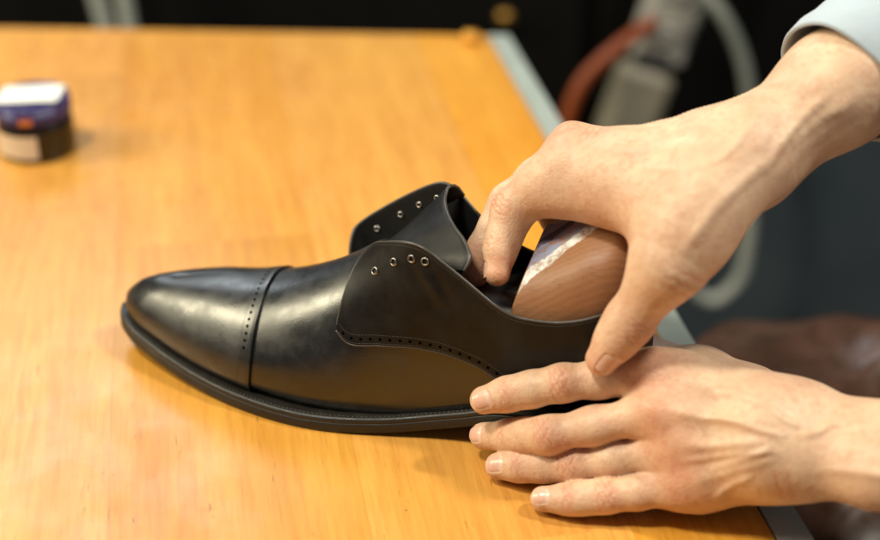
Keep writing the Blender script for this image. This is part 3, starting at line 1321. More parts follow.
def vnormals(V, Fq):
    d1 = V[Fq[:, 2]] - V[Fq[:, 0]]
    d2 = V[Fq[:, 3]] - V[Fq[:, 1]]
    n = np.cross(d1, d2)
    o = np.zeros_like(V)
    for k in range(4):
        for c in range(3):
            o[:, c] += np.bincount(Fq[:, k], n[:, c], len(V))
    return o / (np.linalg.norm(o, axis=1)[:, None] + 1e-15)


def relax(V, Fq, it=2, lam=.5):
    a = np.concatenate([Fq[:, [0, 1]], Fq[:, [1, 2]], Fq[:, [2, 3]], Fq[:, [3, 0]]])
    deg = np.bincount(a[:, 0], minlength=len(V)) + 1e-9
    for i in range(it):
        for l in (lam, -lam * 1.04):
            s_ = np.stack([np.bincount(a[:, 0], V[a[:, 1], c], len(V)) for c in range(3)], 1) / deg[:, None]
            V = V + l * (s_ - V)
    return V


def unit(v):
    v = np.asarray(v, float)
    return v / np.linalg.norm(v)


class Skin:
    """mesh plus the details laid on it"""

    def __init__(s, V, Fq):
        s.V, s.F = relax(V, Fq, 3), Fq
        s.N = vnormals(s.V, Fq)
        s.d = np.zeros(len(V))
        s.red = np.zeros(len(V))
        s.pale = np.zeros(len(V))

    def creases(s, J, axis, n, offs, depth, width, span=.010, rad=.010, bow=0.0):
        J = np.asarray(J, float)
        axis, n = unit(axis), unit(n)
        n = unit(n - axis * (n @ axis))
        b = np.cross(axis, n)
        m = np.where(np.linalg.norm(s.V - J, axis=1) < rad * 2.2)[0]
        q = s.V[m] - J
        a, h, c = q @ axis, s.N[m] @ n, q @ b
        w = np.clip((h - .15) / .45, 0, 1) * np.exp(-(c / (rad * .85)) ** 4)
        for i, o in enumerate(offs):
            o2 = o + bow * np.sign(o if o else 1) * c * c / rad + .0005 * np.sin(c * 1100 + i * 2.1) + .0003 * np.sin(c * 2700 + i)
            dd = depth * (1 - .35 * ((i * 7) % 3) / 2)
            s.d[m] -= w * dd * np.exp(-((a - o2) / width) ** 2)
            s.red[m] += .75 * w * np.exp(-((a - o2) / (width * 1.2)) ** 2)  # crease lines also darkened in the skin colour, standing in for their shade

    def bump(s, J, r, h, n=None):
        m = np.where(np.linalg.norm(s.V - np.asarray(J), axis=1) < r * 2.5)[0]
        q = np.linalg.norm(s.V[m] - np.asarray(J), axis=1)
        w = np.exp(-(q / r) ** 2)
        if n is not None:
            w = w * np.clip(s.N[m] @ unit(n), 0, 1)
        s.d[m] += h * w

    def blush(s, J, r, amt):
        m = np.where(np.linalg.norm(s.V - np.asarray(J), axis=1) < r * 2.5)[0]
        q = np.linalg.norm(s.V[m] - np.asarray(J), axis=1)
        s.red[m] += amt * np.exp(-(q / r) ** 2)

    def ridge(s, pts, n, h, w, wob=0.0):
        """raised cord under the skin along a polyline, seen along n"""
        n = unit(n)
        C = poly(pts, 60)
        C = C - np.outer(C @ n, n)
        Q = s.V - np.outer(s.V @ n, n)
        lo, hi = C.min(0) - .01, C.max(0) + .01
        m = np.where(((Q > lo) & (Q < hi)).all(1) & (s.N @ n > .1))[0]
        if not len(m):
            return
        D = np.linalg.norm(Q[m][:, None] - C[None], axis=2)
        k = D.argmin(1)
        d = D.min(1)
        t = k / 59
        e = np.clip(np.minimum(t, 1 - t) * 4, 0, 1)
        e = e * e * (3 - 2 * e)
        e = np.where((k == 0) | (k == 59), np.exp(-(d / w) ** 2) * 0, e)
        s.d[m] += h * e * np.exp(-(d / w) ** 2) * np.clip((s.N[m] @ n) * 1.5, 0, 1)
        s.pale[m] += .5 * e * np.exp(-(d / w) ** 2) * (1 if h > 0 else -1)

    def finish(s):
        s.V = s.V + s.N * s.d[:, None]


def chain_sdf(P, segs):
    """distance to a chain of tapered limbs, for laying nails on a finger"""
    out = np.full(len(P), 9.0)
    for a, b, ra, rb in segs:
        a, b = np.asarray(a, float), np.asarray(b, float)
        d = b - a
        t = np.clip(((P - a) @ d) / (d @ d), 0, 1)
        out = np.minimum(out, np.linalg.norm(P - a - t[:, None] * d, axis=1) - (ra + (rb - ra) * (t * t * (3 - 2 * t) * .5 + t * .5)))
    return out


def make_nail(tip, dip, n, r, length, width, skin, segs, start=.0):
    """curved nail plate on the back of the fingertip; also sinks the skin bed"""
    tip, dip = np.asarray(tip, float), np.asarray(dip, float)
    ax = unit(tip - dip)
    n = unit(np.asarray(n) - ax * (np.asarray(n) @ ax))
    b = np.cross(ax, n)
    G = []
    nu, nv = 17, 21
    for j in range(nv):
        v = j / (nv - 1)
        row = []
        for i in range(nu):
            u = 2 * i / (nu - 1) - 1
            # rounded rectangle outline
            wv = width / 2 * (1 - .10 * (1 - v) ** 2 - .16 * max(0, (v - .82) / .18) ** 2)
            x0 = -length * .5 * (1 - .20 * u * u)
            x1 = length * .5 * (1 - .16 * u * u)
            xx = start + x0 + (x1 - x0) * v
            ang = u * wv / r * .98
            row.append(tip + ax * xx + n * (r * 1.15 * math.cos(ang)) + b * (r * 1.05 * math.sin(ang)))
        G.append(row)
    G = np.array(G)
    U = np.linspace(-1, 1, nu)[None, :].repeat(nv, 0)
    Vv = np.linspace(0, 1, nv)[:, None].repeat(nu, 1)
    P = G.reshape(-1, 3)
    # slide every point onto the finger, measured to the finished skin
    cand = np.where(np.linalg.norm(skin.V - tip, axis=1) < .02)[0]
    SV, SN = skin.V[cand], skin.N[cand]
    for it in range(3):
        D = ((P[:, None] - SV[None]) ** 2).sum(2)
        kk = np.argpartition(D, 6, axis=1)[:, :6]
        wgt = 1 / (np.take_along_axis(D, kk, 1) + 1e-8)
        wgt /= wgt.sum(1)[:, None]
        q = (SV[kk] * wgt[..., None]).sum(1)
        m_ = (SN[kk] * wgt[..., None]).sum(1)
        m_ /= np.linalg.norm(m_, axis=1)[:, None]
        h = ((P - q) * m_).sum(1)
        P = P - m_ * h[:, None]
    lift = .00042 * (1 - U ** 4) * np.clip(Vv * 4 - .1, 0, 1) + .00030 * np.clip((Vv - .8) / .2, 0, 1) - .00018
    out = P + m_ * lift.reshape(-1)[:, None]
    # flatten across the length a little: straight edge to edge
    F = []
    for j in range(nv - 1):
        for i in range(nu - 1):
            F.append((j * nu + i, j * nu + i + 1, (j + 1) * nu + i + 1, (j + 1) * nu + i))
    F = np.array(F)
    # orient outwards
    a = out[F[0, 1]] - out[F[0, 0]]
    c = out[F[0, 3]] - out[F[0, 0]]
    if np.cross(a, c) @ n < 0:
        F = F[:, ::-1]
    # skin fold round the plate
    D = np.sqrt(((SV[:, None] - out[None]) ** 2).sum(2))
    near = D.argmin(1)
    dm = D.min(1)
    uu, vv = U.reshape(-1)[near], Vv.reshape(-1)[near]
    edge = ((np.abs(uu) > .99) | (vv < .01))
    skin.d[cand] += np.where(edge & (dm > .0002), .00038 * np.exp(-((dm - .0008) / .0008) ** 2) * .45, 0)
    skin.red[cand] += np.where(edge & (dm > .0002), .25 * np.exp(-(dm / .0015) ** 2), 0)
    skin.d[cand] -= np.where(~edge & (dm < .0012), .00045, 0)
    return out, F, Vv.reshape(-1)


def finger(Fd, palm, pts, rads, k_in=.004, k_palm=.009, squash=None):
    f = Fd.new()
    for i in range(len(pts) - 1):
        Fd.cone(f, pts[i], pts[i + 1], rads[i], rads[i + 1], k_in if i else 0.0, squash)
    return Fd.merge(f, palm, k_palm)


def lerp(a, b, t):
    return np.asarray(a, float) * (1 - t) + np.asarray(b, float) * t


FINE = .00070

# ---- left arm: flat on the table, fingers along the side of the shoe
LP = {'it': (0.0214, 0.5870, 0.0400), 'id': (0.0330, 0.5863, 0.0440), 'ip': (0.0585, 0.5819, 0.0535), 'im': (0.1001, 0.5807, 0.0595), 'mt': (0.0220, 0.5949, 0.0125), 'md': (0.0354, 0.5834, 0.0210), 'mp': (0.0518, 0.5693, 0.0320), 'mm': (0.1020, 0.5636, 0.0490), 'rt': (0.0290, 0.5761, 0.0082), 'rd': (0.0395, 0.5726, 0.0115), 'rp': (0.0635, 0.5649, 0.0180), 'rm': (0.1092, 0.5554, 0.0330), 'pt': (0.0492, 0.5518, 0.0072), 'pd': (0.0613, 0.5493, 0.0092), 'pp': (0.0790, 0.5475, 0.0125), 'pm': (0.1118, 0.5460, 0.0190), 'ci': (0.1496, 0.5590, 0.0520), 'cm': (0.1485, 0.5478, 0.0500), 'cr': (0.1501, 0.5420, 0.0450), 'cp': (0.1531, 0.5430, 0.0365), 'w1': (0.1681, 0.5560, 0.0470), 'w2': (0.1648, 0.5410, 0.0410), 'f1': (0.1994, 0.5400, 0.0520), 'f2': (0.1952, 0.5209, 0.0470), 'ttc': (0.1541, 0.5940, 0.0335), 'ttm': (0.1301, 0.6200, 0.0310), 'tti': (0.1067, 0.6558, 0.0229), 'ttt': (0.0815, 0.6682, 0.0148)}
LP = {k: np.array(v) for k, v in LP.items()}
NL = unit((0, -.74, .67))
LE = np.array((.385, .440, .110))          # elbow


def build_left():
    P = LP
    Fd = Field(FINE, [v for v in P.values()] + [LE], pad=.028, coarse_from=.215)
    pm = Fd.new()
    for c, m, rc, rm in (('ci', 'im', .0130, .0108), ('cm', 'mm', .0130, .0106), ('cr', 'rm', .0128, .0102), ('cp', 'pm', .0125, .0096)):
        Fd.cone(pm, P[c], P[m], rc, rm, .016)
    for a, b in (('im', 'mm'), ('mm', 'rm'), ('rm', 'pm')):
        Fd.cone(pm, lerp(P[a], P['ci'], .25), lerp(P[b], P['cp'], .25), .0098, .0098, .012)
    down = np.array([0, .010, -.013])
    Fd.cone(pm, P['pm'] + [.012, .004, -.004], P['cp'] + [-.010, .006, -.011], .0100, .0115, .012)      # hypothenar pad
    Fd.cone(pm, lerp(P['im'], P['ci'], .5) + down * .8, lerp(P['rm'], P['cr'], .5) + down * .9, .013, .013, .016)
    Fd.cone(pm, P['ttc'], P['ttm'], .0125, .0120, .014)
    Fd.cone(pm, P['ttc'], P['ci'], .0125, .0125, .014)
    Fd.cone(pm, lerp(P['im'], P['ci'], .45), P['ttm'] + [0.004, -.004, 0], .0110, .0100, .018)
    Fd.cone(pm, lerp(P['im'], P['ci'], .15) + [0, .004, -.004], lerp(P['ttm'], P['ttc'], .25), .0105, .0105, .016)
    Fd.cone(pm, lerp(P['im'], P['ci'], .75) + [0, .003, -.002], lerp(P['ttm'], P['ttc'], .80), .0105, .0105, .014)
    Fd.cone(pm, P['ttc'], P['w1'], .0112, .0125, .016)
    for c, w, r in (('ci', 'w1', .0150), ('cm', 'w1', .0150), ('cr', 'w2', .0150), ('cp', 'w2', .0150)):
        Fd.cone(pm, P[c], P[w], r - .0015, .0138, .018)
    Fd.cone(pm, P['w1'], P['f1'], .0128, .0132, .016)
    Fd.cone(pm, P['w2'], P['f2'], .0128, .0130, .016)
    d = unit(LE - (P['f1'] + P['f2']) / 2)
    Fd.cone(pm, P['f1'], LE + [0, .014, .010], .0132, .036, .018)
    Fd.cone(pm, P['f2'], LE - [0, .012, .010], .0130, .036, .018)
    res = None
    spec = (('i', (.0069, .0077, .0084, .0081, .0087, .0093)), ('m', (.0069, .0077, .0085, .0081, .0087, .0093)),
            ('r', (.0068, .0075, .0082, .0079, .0085, .0089)), ('p', (.0062, .0067, .0074, .0071, .0077, .0081)))
    segs = {}
    for c, r in spec:
        t, dd, p, m = P[c + 't'], P[c + 'd'], P[c + 'p'], P[c + 'm']
        mid = lerp(dd, p, .45)
        prx = lerp(p, m, .42)
        pts = [t, dd, mid, p, prx, m]
        rr = [r[0], r[1], r[3], r[2], r[4] * .985, r[5]]
        h = finger(Fd, pm, pts, rr, .006, .008)
        res = h if res is None else np.minimum(res, h)
        segs[c] = [(pts[i], pts[i + 1], rr[i], rr[i + 1]) for i in range(5)]
    th = finger(Fd, pm, [P['ttt'], P['tti'], P['ttm']], [.0088, .0108, .0128], .006, .010)
    res = np.minimum(res, th)
    S = Skin(*Fd.mesh(res))
    nf = {'i': unit((0, -.78, .63)), 'm': unit((-.10, -.68, .72)), 'r': unit((0, -.62, .78)), 'p': unit((0, -.58, .81))}
    for c in 'imrp':
        t, dd, p, m = P[c + 't'], P[c + 'd'], P[c + 'p'], P[c + 'm']
        n = nf[c]
        S.creases(p, m - dd, n, (-.0038, -.0019, -.0003, .0014, .0031), .00038, .00036, rad=.010, bow=.10)
        S.creases(dd, p - t, n, (-.0014, .0003, .0018), .00022, .00042, rad=.008, bow=.06)
        S.creases(p, m - dd, -n, (-.0006, .0012), .0004, .0005, rad=.010)
        rr = .0088
        S.bump(p + n * rr, .0065, .0003, n)
        S.bump(m + n * .010, .0085, .0022 if c != 'p' else .0014, n)
        S.blush(p + n * rr, .0085, .50)
        S.blush(dd + n * .007, .006, .25)
        S.blush(m + n * .009, .013, .75)
        S.blush(t - n * .003, .010, .30)
    # cords and veins of the back of the hand and the forearm
    n = NL
    S.ridge([P['mm'] + n * .01, lerp(P['mm'], P['cm'], .5), P['cm'] + [.004, .002, 0]], n, .0009, .0026)
    S.ridge([P['rm'] + n * .01, lerp(P['rm'], P['cr'], .5), P['cr']], n, .0010, .0026)
    S.ridge([P['pm'] + n * .01, lerp(P['pm'], P['cp'], .5), P['cp']], n, .0008, .0025)
    S.ridge([P['im'] + n * .01, lerp(P['im'], P['ci'], .5), P['ci']], n, .0006, .0028)
    for a, b in (('i', 'm'), ('m', 'r'), ('r', 'p')):
        S.ridge([lerp(P[a + 'm'], P[b + 'm'], .5) + [-.006, 0, 0], lerp(lerp(P[a + 'm'], P['c' + a], .35), lerp(P[b + 'm'], P['c' + b], .35), .5),
                 lerp(lerp(P[a + 'm'], P['c' + a], .7), lerp(P[b + 'm'], P['c' + b], .7), .5)], n, -.0007, .0042)
    vein = lambda o, h, w: S.ridge([np.array(q) for q in o], n, h, w)
    vein(VEIN_A, .0011, .0018)
    vein(VEIN_B, .0009, .0018)
    vein(VEIN_C, .0011, .0019)
    vein([(0.1241, 0.5752, 0.0483), (0.1346, 0.5747, 0.0475), (0.1455, 0.5714, 0.0417), (0.1551, 0.5676, 0.0351), (0.1670, 0.5657, 0.0317)], .0008, .0017)
    vein([(0.1834, 0.5623, 0.0459), (0.1928, 0.5611, 0.0439), (0.2070, 0.5604, 0.0426)], .0007, .0019)
    vein([(0.1669, 0.5421, 0.0309), (0.1808, 0.5407, 0.0285), (0.1947, 0.5393, 0.0261), (0.2086, 0.5384, 0.0245)], .0010, .0024)
    vein([(0.1193, 0.5573, 0.0173), (0.1312, 0.5585, 0.0194), (0.1422, 0.5604, 0.0227), (0.1503, 0.5628, 0.0268)], .0008, .0016)
    vein(VEIN_D, .0008, .0017)
    S.bump(lerp(P['w2'], P['cp'], .2) + n * .014, .008, .0016, n)
    S.creases(P['cp'] + [.006, 0, 0], P['w2'] - P['cp'], unit((0, -.95, .2)), (-.002, .003), .0002, .0007, rad=.012)
    nails = []
    for c, L, w in (('i', .0108, .0112), ('m', .0108, .0112), ('r', .0110, .0112), ('p', .0098, .0096)):
        nails.append(make_nail(P[c + 't'] , P[c + 'd'], nf[c], .0070 if c != 'p' else .0063, L, w, S, segs[c], .0006))
    S.finish()
    return S, nails


VEIN_A = [(.1160, .5560, .050), (.1290, .5480, .055), (.1420, .5400, .055), (.1560, .5340, .055)]
VEIN_B = [(.1060, .5420, .036), (.1230, .5400, .040), (.1420, .5360, .045), (.1510, .5330, .047), (.1530, .5270, .043)]
VEIN_C = [(.1560, .5340, .055), (.1680, .5350, .058), (.1760, .5360, .062), (.1900, .5330, .062), (.205, .528, .062)]
VEIN_D = [(.1250, .5330, .021), (.1330, .5340, .029), (.1420, .5340, .034)]

# ---- right arm: reaching over the heel, index and middle inside, thumb outside
RP = {'tt': (0.0753, 0.5693, 0.0750), 'ti': (0.0861, 0.5616, 0.1023), 'tm': (0.1012, 0.5672, 0.1266), 'tc': (0.1210, 0.5902, 0.1498), 'it': (0.0278, 0.6194, 0.0927), 'id': (0.0299, 0.6282, 0.1023), 'ip': (0.0335, 0.6397, 0.1162), 'im': (0.0635, 0.6362, 0.1430), 'mt': (0.0177, 0.6427, 0.0774), 'mp': (0.0255, 0.6633, 0.1055), 'mm': (0.0660, 0.6564, 0.1436), 'rm': (0.0730, 0.6731, 0.1407), 'pm': (0.0846, 0.6861, 0.1364), 'w': (0.1330, 0.6252, 0.1510), 'e': (0.1883, 0.6440, 0.1796)}
RP = {k: np.array(v) for k, v in RP.items()}
RP['rp'] = s2w(np.array([[.064, -.057, .110]]))[0]
RP['rt'] = s2w(np.array([[.060, -.043, .090]]))[0]
RP['pp'] = s2w(np.array([[.066, -.071, .116]]))[0]
RP['pt'] = s2w(np.array([[.070, -.056, .092]]))[0]
RP['tt'] = np.array((0.0758, 0.5738, 0.0726))
RP['ti'] = np.array((0.0885, 0.5771, 0.0926))
RP['tm'] = np.array((0.103, 0.5771, 0.1209))
RP['tc'] = np.array((0.1218, 0.5941, 0.1473))
RP['ip'] = s2w(np.array([[.0750, -.008, .1175]]))[0]
RP['mp'] = s2w(np.array([[.0830, -.030, .1085]]))[0]
RP['mm'][2] -= .004
RP['rm'][2] -= .012
RP['pm'][2] -= .020
RE = RP['w'] + unit(RP['e'] - RP['w']) * .265
ACR = unit(RP['pm'] - RP['im'])
FWD = unit((RP['im'] + RP['pm']) / 2 - RP['w'])
NR = unit(np.cross(ACR, FWD))
if NR[2] < 0:
    NR = -NR


def build_right():
    P = RP
    ex = unit(RE - P['w'])
    ey = unit(np.cross((0, 0, 1.0), ex))
    ez = np.cross(ex, ey)
    Mf = np.array([ex, ey, ez])
    Fd = Field(FINE, [v for v in P.values()] + [RE], Mf, pad=.030, coarse_from=float(ex @ P['e']) + .03)
    pm = Fd.new()
    C = {}
    for c, o in (('i', -.0165), ('m', -.0055), ('r', .006), ('p', .017)):
        C[c] = P['w'] + ACR * o + FWD * .012 - NR * (.004 + abs(o) * .12)
    for c, rc, rm in (('i', .0145, .0125), ('m', .0135, .0118), ('r', .0125, .0108), ('p', .0120, .0100)):
        Fd.cone(pm, C[c], P[c + 'm'], rc, rm, .016)
    dn = -NR
    Fd.cone(pm, lerp(P['im'], C['i'], .35) + dn * .010, lerp(P['pm'], C['p'], .4) + dn * .010, .0115, .0115, .016)
    Fd.cone(pm, C['p'] + dn * .012, P['pm'] + dn * .012, .014, .011, .014)
    Fd.cone(pm, P['tc'], P['tm'], .0175, .0142, .016)
    Fd.cone(pm, P['tc'], P['w'] + ACR * -.010, .0170, .0170, .018)
    Fd.cone(pm, lerp(P['im'], C['i'], .42) + dn * .004, lerp(P['tc'], P['tm'], .72), .0125, .0110, .020)
    Fd.cone(pm, lerp(P['im'], C['i'], .65) + dn * .006, lerp(P['tc'], P['tm'], .45), .0130, .0125, .020)
    Fd.cone(pm, P['im'] + dn * .012 + FWD * .004, lerp(P['im'], C['i'], .75) + dn * .010, .0130, .0130, .014)
    for o in (-.011, .011):
        Fd.cone(pm, P['w'] + ACR * o + FWD * .008, P['w'] + ACR * o - FWD * .012, .0165, .0165, .018)
        Fd.cone(pm, P['w'] + ACR * o - FWD * .012, P['e'] + ACR * o * .8, .0165, .0198, .020)
        Fd.cone(pm, P['e'] + ACR * o * .8, RE + ACR * o * 1.2, .0198, .0370, .020)
    res = None
    segs = {}
    spec = {'i': ('it', 'id', 'ip', 'im', (.0066, .0077, .0102, .0110, .0122)), 'm': ('mt', None, 'mp', 'mm', (.0066, .0078, .0098, .0100, .0108)),
            'r': ('rt', None, 'rp', 'rm', (.0066, .0078, .0092, .0094, .0104)), 'p': ('pt', None, 'pp', 'pm', (.0060, .0070, .0082, .0084, .0094))}
    for c, (t, dd, p, m, r) in spec.items():
        tp, pp, mp = P[t], P[p], P[m]
        dp = P[dd] if dd else lerp(tp, pp, .42) + unit(P['w'] - tp) * -.003
        mid = lerp(dp, pp, .5)
        prx = lerp(pp, mp, .45) + NR * .001
        pts = [tp, dp, mid, pp, prx, mp]
        rr = [r[0], r[1], r[1] * 1.06, r[2], r[3], r[4]]
        h = finger(Fd, pm, pts, rr, .006, .012)
        res = h if res is None else Fd.merge(res, h, .0016)
        segs[c] = [(pts[i], pts[i + 1], rr[i], rr[i + 1]) for i in range(5)]
    pts = [P['tt'], lerp(P['tt'], P['ti'], .55), P['ti'], lerp(P['ti'], P['tm'], .5), P['tm']]
    rr = [.0078, .0093, .0107, .0106, .0134]
    th = finger(Fd, pm, pts, rr, .007, .012)
    segs['t'] = [(pts[i], pts[i + 1], rr[i], rr[i + 1]) for i in range(4)]
    res = np.minimum(res, th)
    S = Skin(*Fd.mesh(res))
    nt_ = unit((.42, -.80, .42))
    ni = unit((-.95, .12, .15))
    S.creases(P['ti'], P['tm'] - P['tt'], unit((.45, -.80, .4)), (-.0050, -.0026, -.0004, .0018, .0042), .00034, .00045, rad=.011, bow=.08)
    S.creases(P['tm'], P['tc'] - P['ti'], unit((.6, -.7, .4)), (-.006, -.002, .003), .00030, .0008, rad=.014)
    S.creases(P['ip'], P['im'] - P['id'], unit((-.75, -.2, .62)), (-.0045, -.0022, 0, .0024), .00040, .00055, rad=.011, bow=.08)
    S.creases(P['id'], P['ip'] - P['it'], unit((-.9, -.2, .2)), (-.0012, .0012), .00030, .0005, rad=.008)
    S.creases(lerp(P['im'], C['i'], .22) + NR * .012, FWD, NR, (-.0030, .0004, .0034), .00030, .0007, rad=.012)
    S.blush(lerp(P['im'], C['i'], .32) + NR * .012 , .008, 1.1)
    S.blush(P['im'] + NR * .012, .014, .6)
    S.blush(P['mm'] + NR * .012, .013, .6)
    S.bump(P['mm'] + NR * .010 - FWD * -.002, .008, .0024, NR)
    S.bump(P['im'] + NR * .010, .008, .0012, NR)
    S.bump(lerp(P['im'], C['i'], .1) + NR * .010, .009, .0012, NR)
    S.blush(P['ip'], .013, .55)
    S.blush(P['it'], .014, .85)
    S.blush(P['mt'], .014, 1.2)
    S.blush(P['ti'], .014, .45)
    S.blush(P['tt'], .013, .65)
    S.blush(lerp(P['im'], C['i'], .5) + dn * .014, .022, .8)
    S.blush(lerp(P['tc'], P['tm'], .8) - ACR * -.006, .016, .5)
    w = P['w']
    S.ridge([P['mm'] + NR * .012, lerp(P['mm'], C['m'], .5), C['m']], NR, .0013, .0025)
    S.ridge([P['im'] + NR * .012, lerp(P['im'], C['i'], .5), C['i']], NR, .0012, .0026)
    S.ridge([P['rm'] + NR * .012, lerp(P['rm'], C['r'], .5), C['r']], NR, .0009, .0026)
    S.ridge([lerp(P['im'], P['mm'], .5), lerp(lerp(P['im'], C['i'], .5), lerp(P['mm'], C['m'], .5), .5), lerp(C['i'], C['m'], .5)], NR, -.0012, .0034)
    S.ridge([lerp(P['mm'], P['rm'], .5), lerp(lerp(P['mm'], C['m'], .5), lerp(P['rm'], C['r'], .5), .5), lerp(C['m'], C['r'], .5)], NR, -.0012, .0034)
    S.ridge([lerp(P['im'], C['i'], .25) - ACR * .006, lerp(P['im'], C['i'], .6) - ACR * .002, lerp(P['im'], C['i'], .9) + ACR * .004, P['w'] + ACR * .002 - FWD * .012, P['w'] - ACR * .004 - FWD * .035, P['w'] - ACR * .002 - FWD * .06], NR, .0009, .0017)
    S.ridge([lerp(P['im'], C['i'], .62) - ACR * .003, lerp(P['tc'], C['i'], .5) + NR * .01, P['tc'] + NR * .01], NR, .0007, .0017)
    # thumb tendon and the cords at the inner wrist
    vd = unit((0, -.82, .57))
    for pts_, h_, w_ in (([(0.1038, 0.5790, 0.1188), (0.1138, 0.5862, 0.1314), (0.1239, 0.5926, 0.1424), (0.1343, 0.5974, 0.1507), (0.1421, 0.6006, 0.1563), (0.1512, 0.6040, 0.1622)], .0012, .0030),
                         ([(0.0658, 0.6353, 0.1524), (0.0859, 0.6329, 0.1483), (0.1074, 0.6325, 0.1475), (0.1264, 0.6337, 0.1495)], .0009, .0026),
                         ([(0.0643, 0.6524, 0.1519), (0.0877, 0.6506, 0.1489), (0.1097, 0.6502, 0.1481), (0.1267, 0.6509, 0.1494)], .0009, .0026),
                         ([(0.1437, 0.6074, 0.1441), (0.1483, 0.6130, 0.1537), (0.1567, 0.6186, 0.1634), (0.1669, 0.6241, 0.1730), (0.1785, 0.6288, 0.1810)], .0011, .0026),
                         ([(0.1506, 0.6098, 0.1481), (0.1585, 0.6144, 0.1562), (0.1697, 0.6195, 0.1650), (0.1831, 0.6241, 0.1730)], -.0010, .0030),
                         ([(0.0800, 0.6211, 0.1477), (0.0964, 0.6192, 0.1445), (0.1129, 0.6183, 0.1428), (0.1246, 0.6206, 0.1469), (0.1388, 0.6281, 0.1600), (0.1505, 0.6347, 0.1714), (0.1646, 0.6394, 0.1795)], .0006, .0017)):
        S.ridge([np.array(q) for q in pts_], vd, h_, w_)
    side = unit((.05, -.86, .5))
    ex2 = unit(P['e'] - w)
    S.ridge([w + [.010, -.02, -.012], w + ex2 * .03 + [0, -.02, -.004], w + ex2 * .07 + [0, -.02, .004]], side, .0009, .0034)
    S.ridge([w + [.016, -.02, -.020], w + ex2 * .035 + [0.002, -.02, -.014], w + ex2 * .075 + [0, -.02, -.008]], side, -.0009, .0036)
    nails = [make_nail(P['tt'], P['ti'], nt_, .0088, .0125, .0130, S, segs['t'], -.0012),
             make_nail(P['it'], P['id'], ni, .0070, .0096, .0096, S, segs['i'], .0004)]
    S.finish()
    return S, nails


def skin_mat():
    m, nt, b = mat('skin')
    v = coords(nt)
    at = N(nt, 'ShaderNodeAttribute', attribute_name='red')
    ap = N(nt, 'ShaderNodeAttribute', attribute_name='pale')
    n1 = noise(nt, v, 60, 4, .6)
    n2 = noise(nt, v, 260, 3, .6)
    base = mixc(nt, ramp(nt, [(.35, 0), (.68, 1)], n1).outputs[0], SKIN_A, SKIN_B)
    base = mixc(nt, math_(nt, 'MULTIPLY', ramp(nt, [(.48, 0), (.70, 1)], n2).outputs[0], .55), base, SKIN_C)
    red = math_(nt, 'MULTIPLY', at.outputs['Fac'], math_(nt, 'ADD', .55, math_(nt, 'MULTIPLY', n2, .9)))
    base = mixc(nt, math_(nt, 'MINIMUM', math_(nt, 'MULTIPLY', red, .70), .85), base, SKIN_R)
    base = mixc(nt, math_(nt, 'MULTIPLY', math_(nt, 'MAXIMUM', ap.outputs['Fac'], 0.0), .30), base, (.56, .44, .31))
    nt.links.new(base, b.inputs['Base Color'])
    b.inputs['Subsurface Weight'].default_value = .22
    b.inputs['Subsurface Radius'].default_value = (1.0, .38, .20)
    b.inputs['Subsurface Scale'].default_value = .0035
    rr = ramp(nt, [(.3, .40), (.7, .56)], n2)
    nt.links.new(rr.outputs[0], b.inputs['Roughness'])
    b.inputs['Specular IOR Level'].default_value = .42
    vo = N(nt, 'ShaderNodeTexVoronoi', i_Scale=900)
    nt.links.new(v, vo.inputs['Vector'])
    p = bump(nt, vo.outputs['Distance'], .26, .0005, b)
    p = bump(nt, noise(nt, v, 330, 4, .6), .30, .0010, b, p)
    bump(nt, noise(nt, v, 90, 3, .5), .16, .0030, b, p)
    return m


SKIN_A = (.61, .385, .255)
SKIN_B = (.72, .51, .345)
SKIN_C = (.55, .29, .175)
SKIN_R = (.60, .235, .135)


def nail_mat():
    m, nt, b = mat('fingernail')
    at = N(nt, 'ShaderNodeAttribute', attribute_name='pale')
    c = mixc(nt, ramp(nt, [(.0, .75), (.16, .55), (.26, .0)], at.outputs['Fac']).outputs[0], (.70, .41, .31), (.78, .58, .47))
    c = mixc(nt, ramp(nt, [(.88, 0), (.96, .45)], at.outputs['Fac']).outputs[0], c, (.74, .60, .45))
    nt.links.new(c, b.inputs['Base Color'])
    b.inputs['Roughness'].default_value = .27
    b.inputs['Subsurface Weight'].default_value = .2
    b.inputs['Subsurface Radius'].default_value = (1.0, .4, .25)
    b.inputs['Subsurface Scale'].default_value = .002
    bump(nt, noise(nt, coords(nt), 300, 2, .5), .10, .0006, b)
    return m


M_skin = skin_mat()
M_nail = nail_mat()
person = empty("person", (.50, .60, -.75))
tag(person, "person in light blue shirt and brown leather apron, both hands on the black shoe", "person")


def person_part(o):
    o.parent = person
    o.location = (-.50, -.60, .75)
    return o


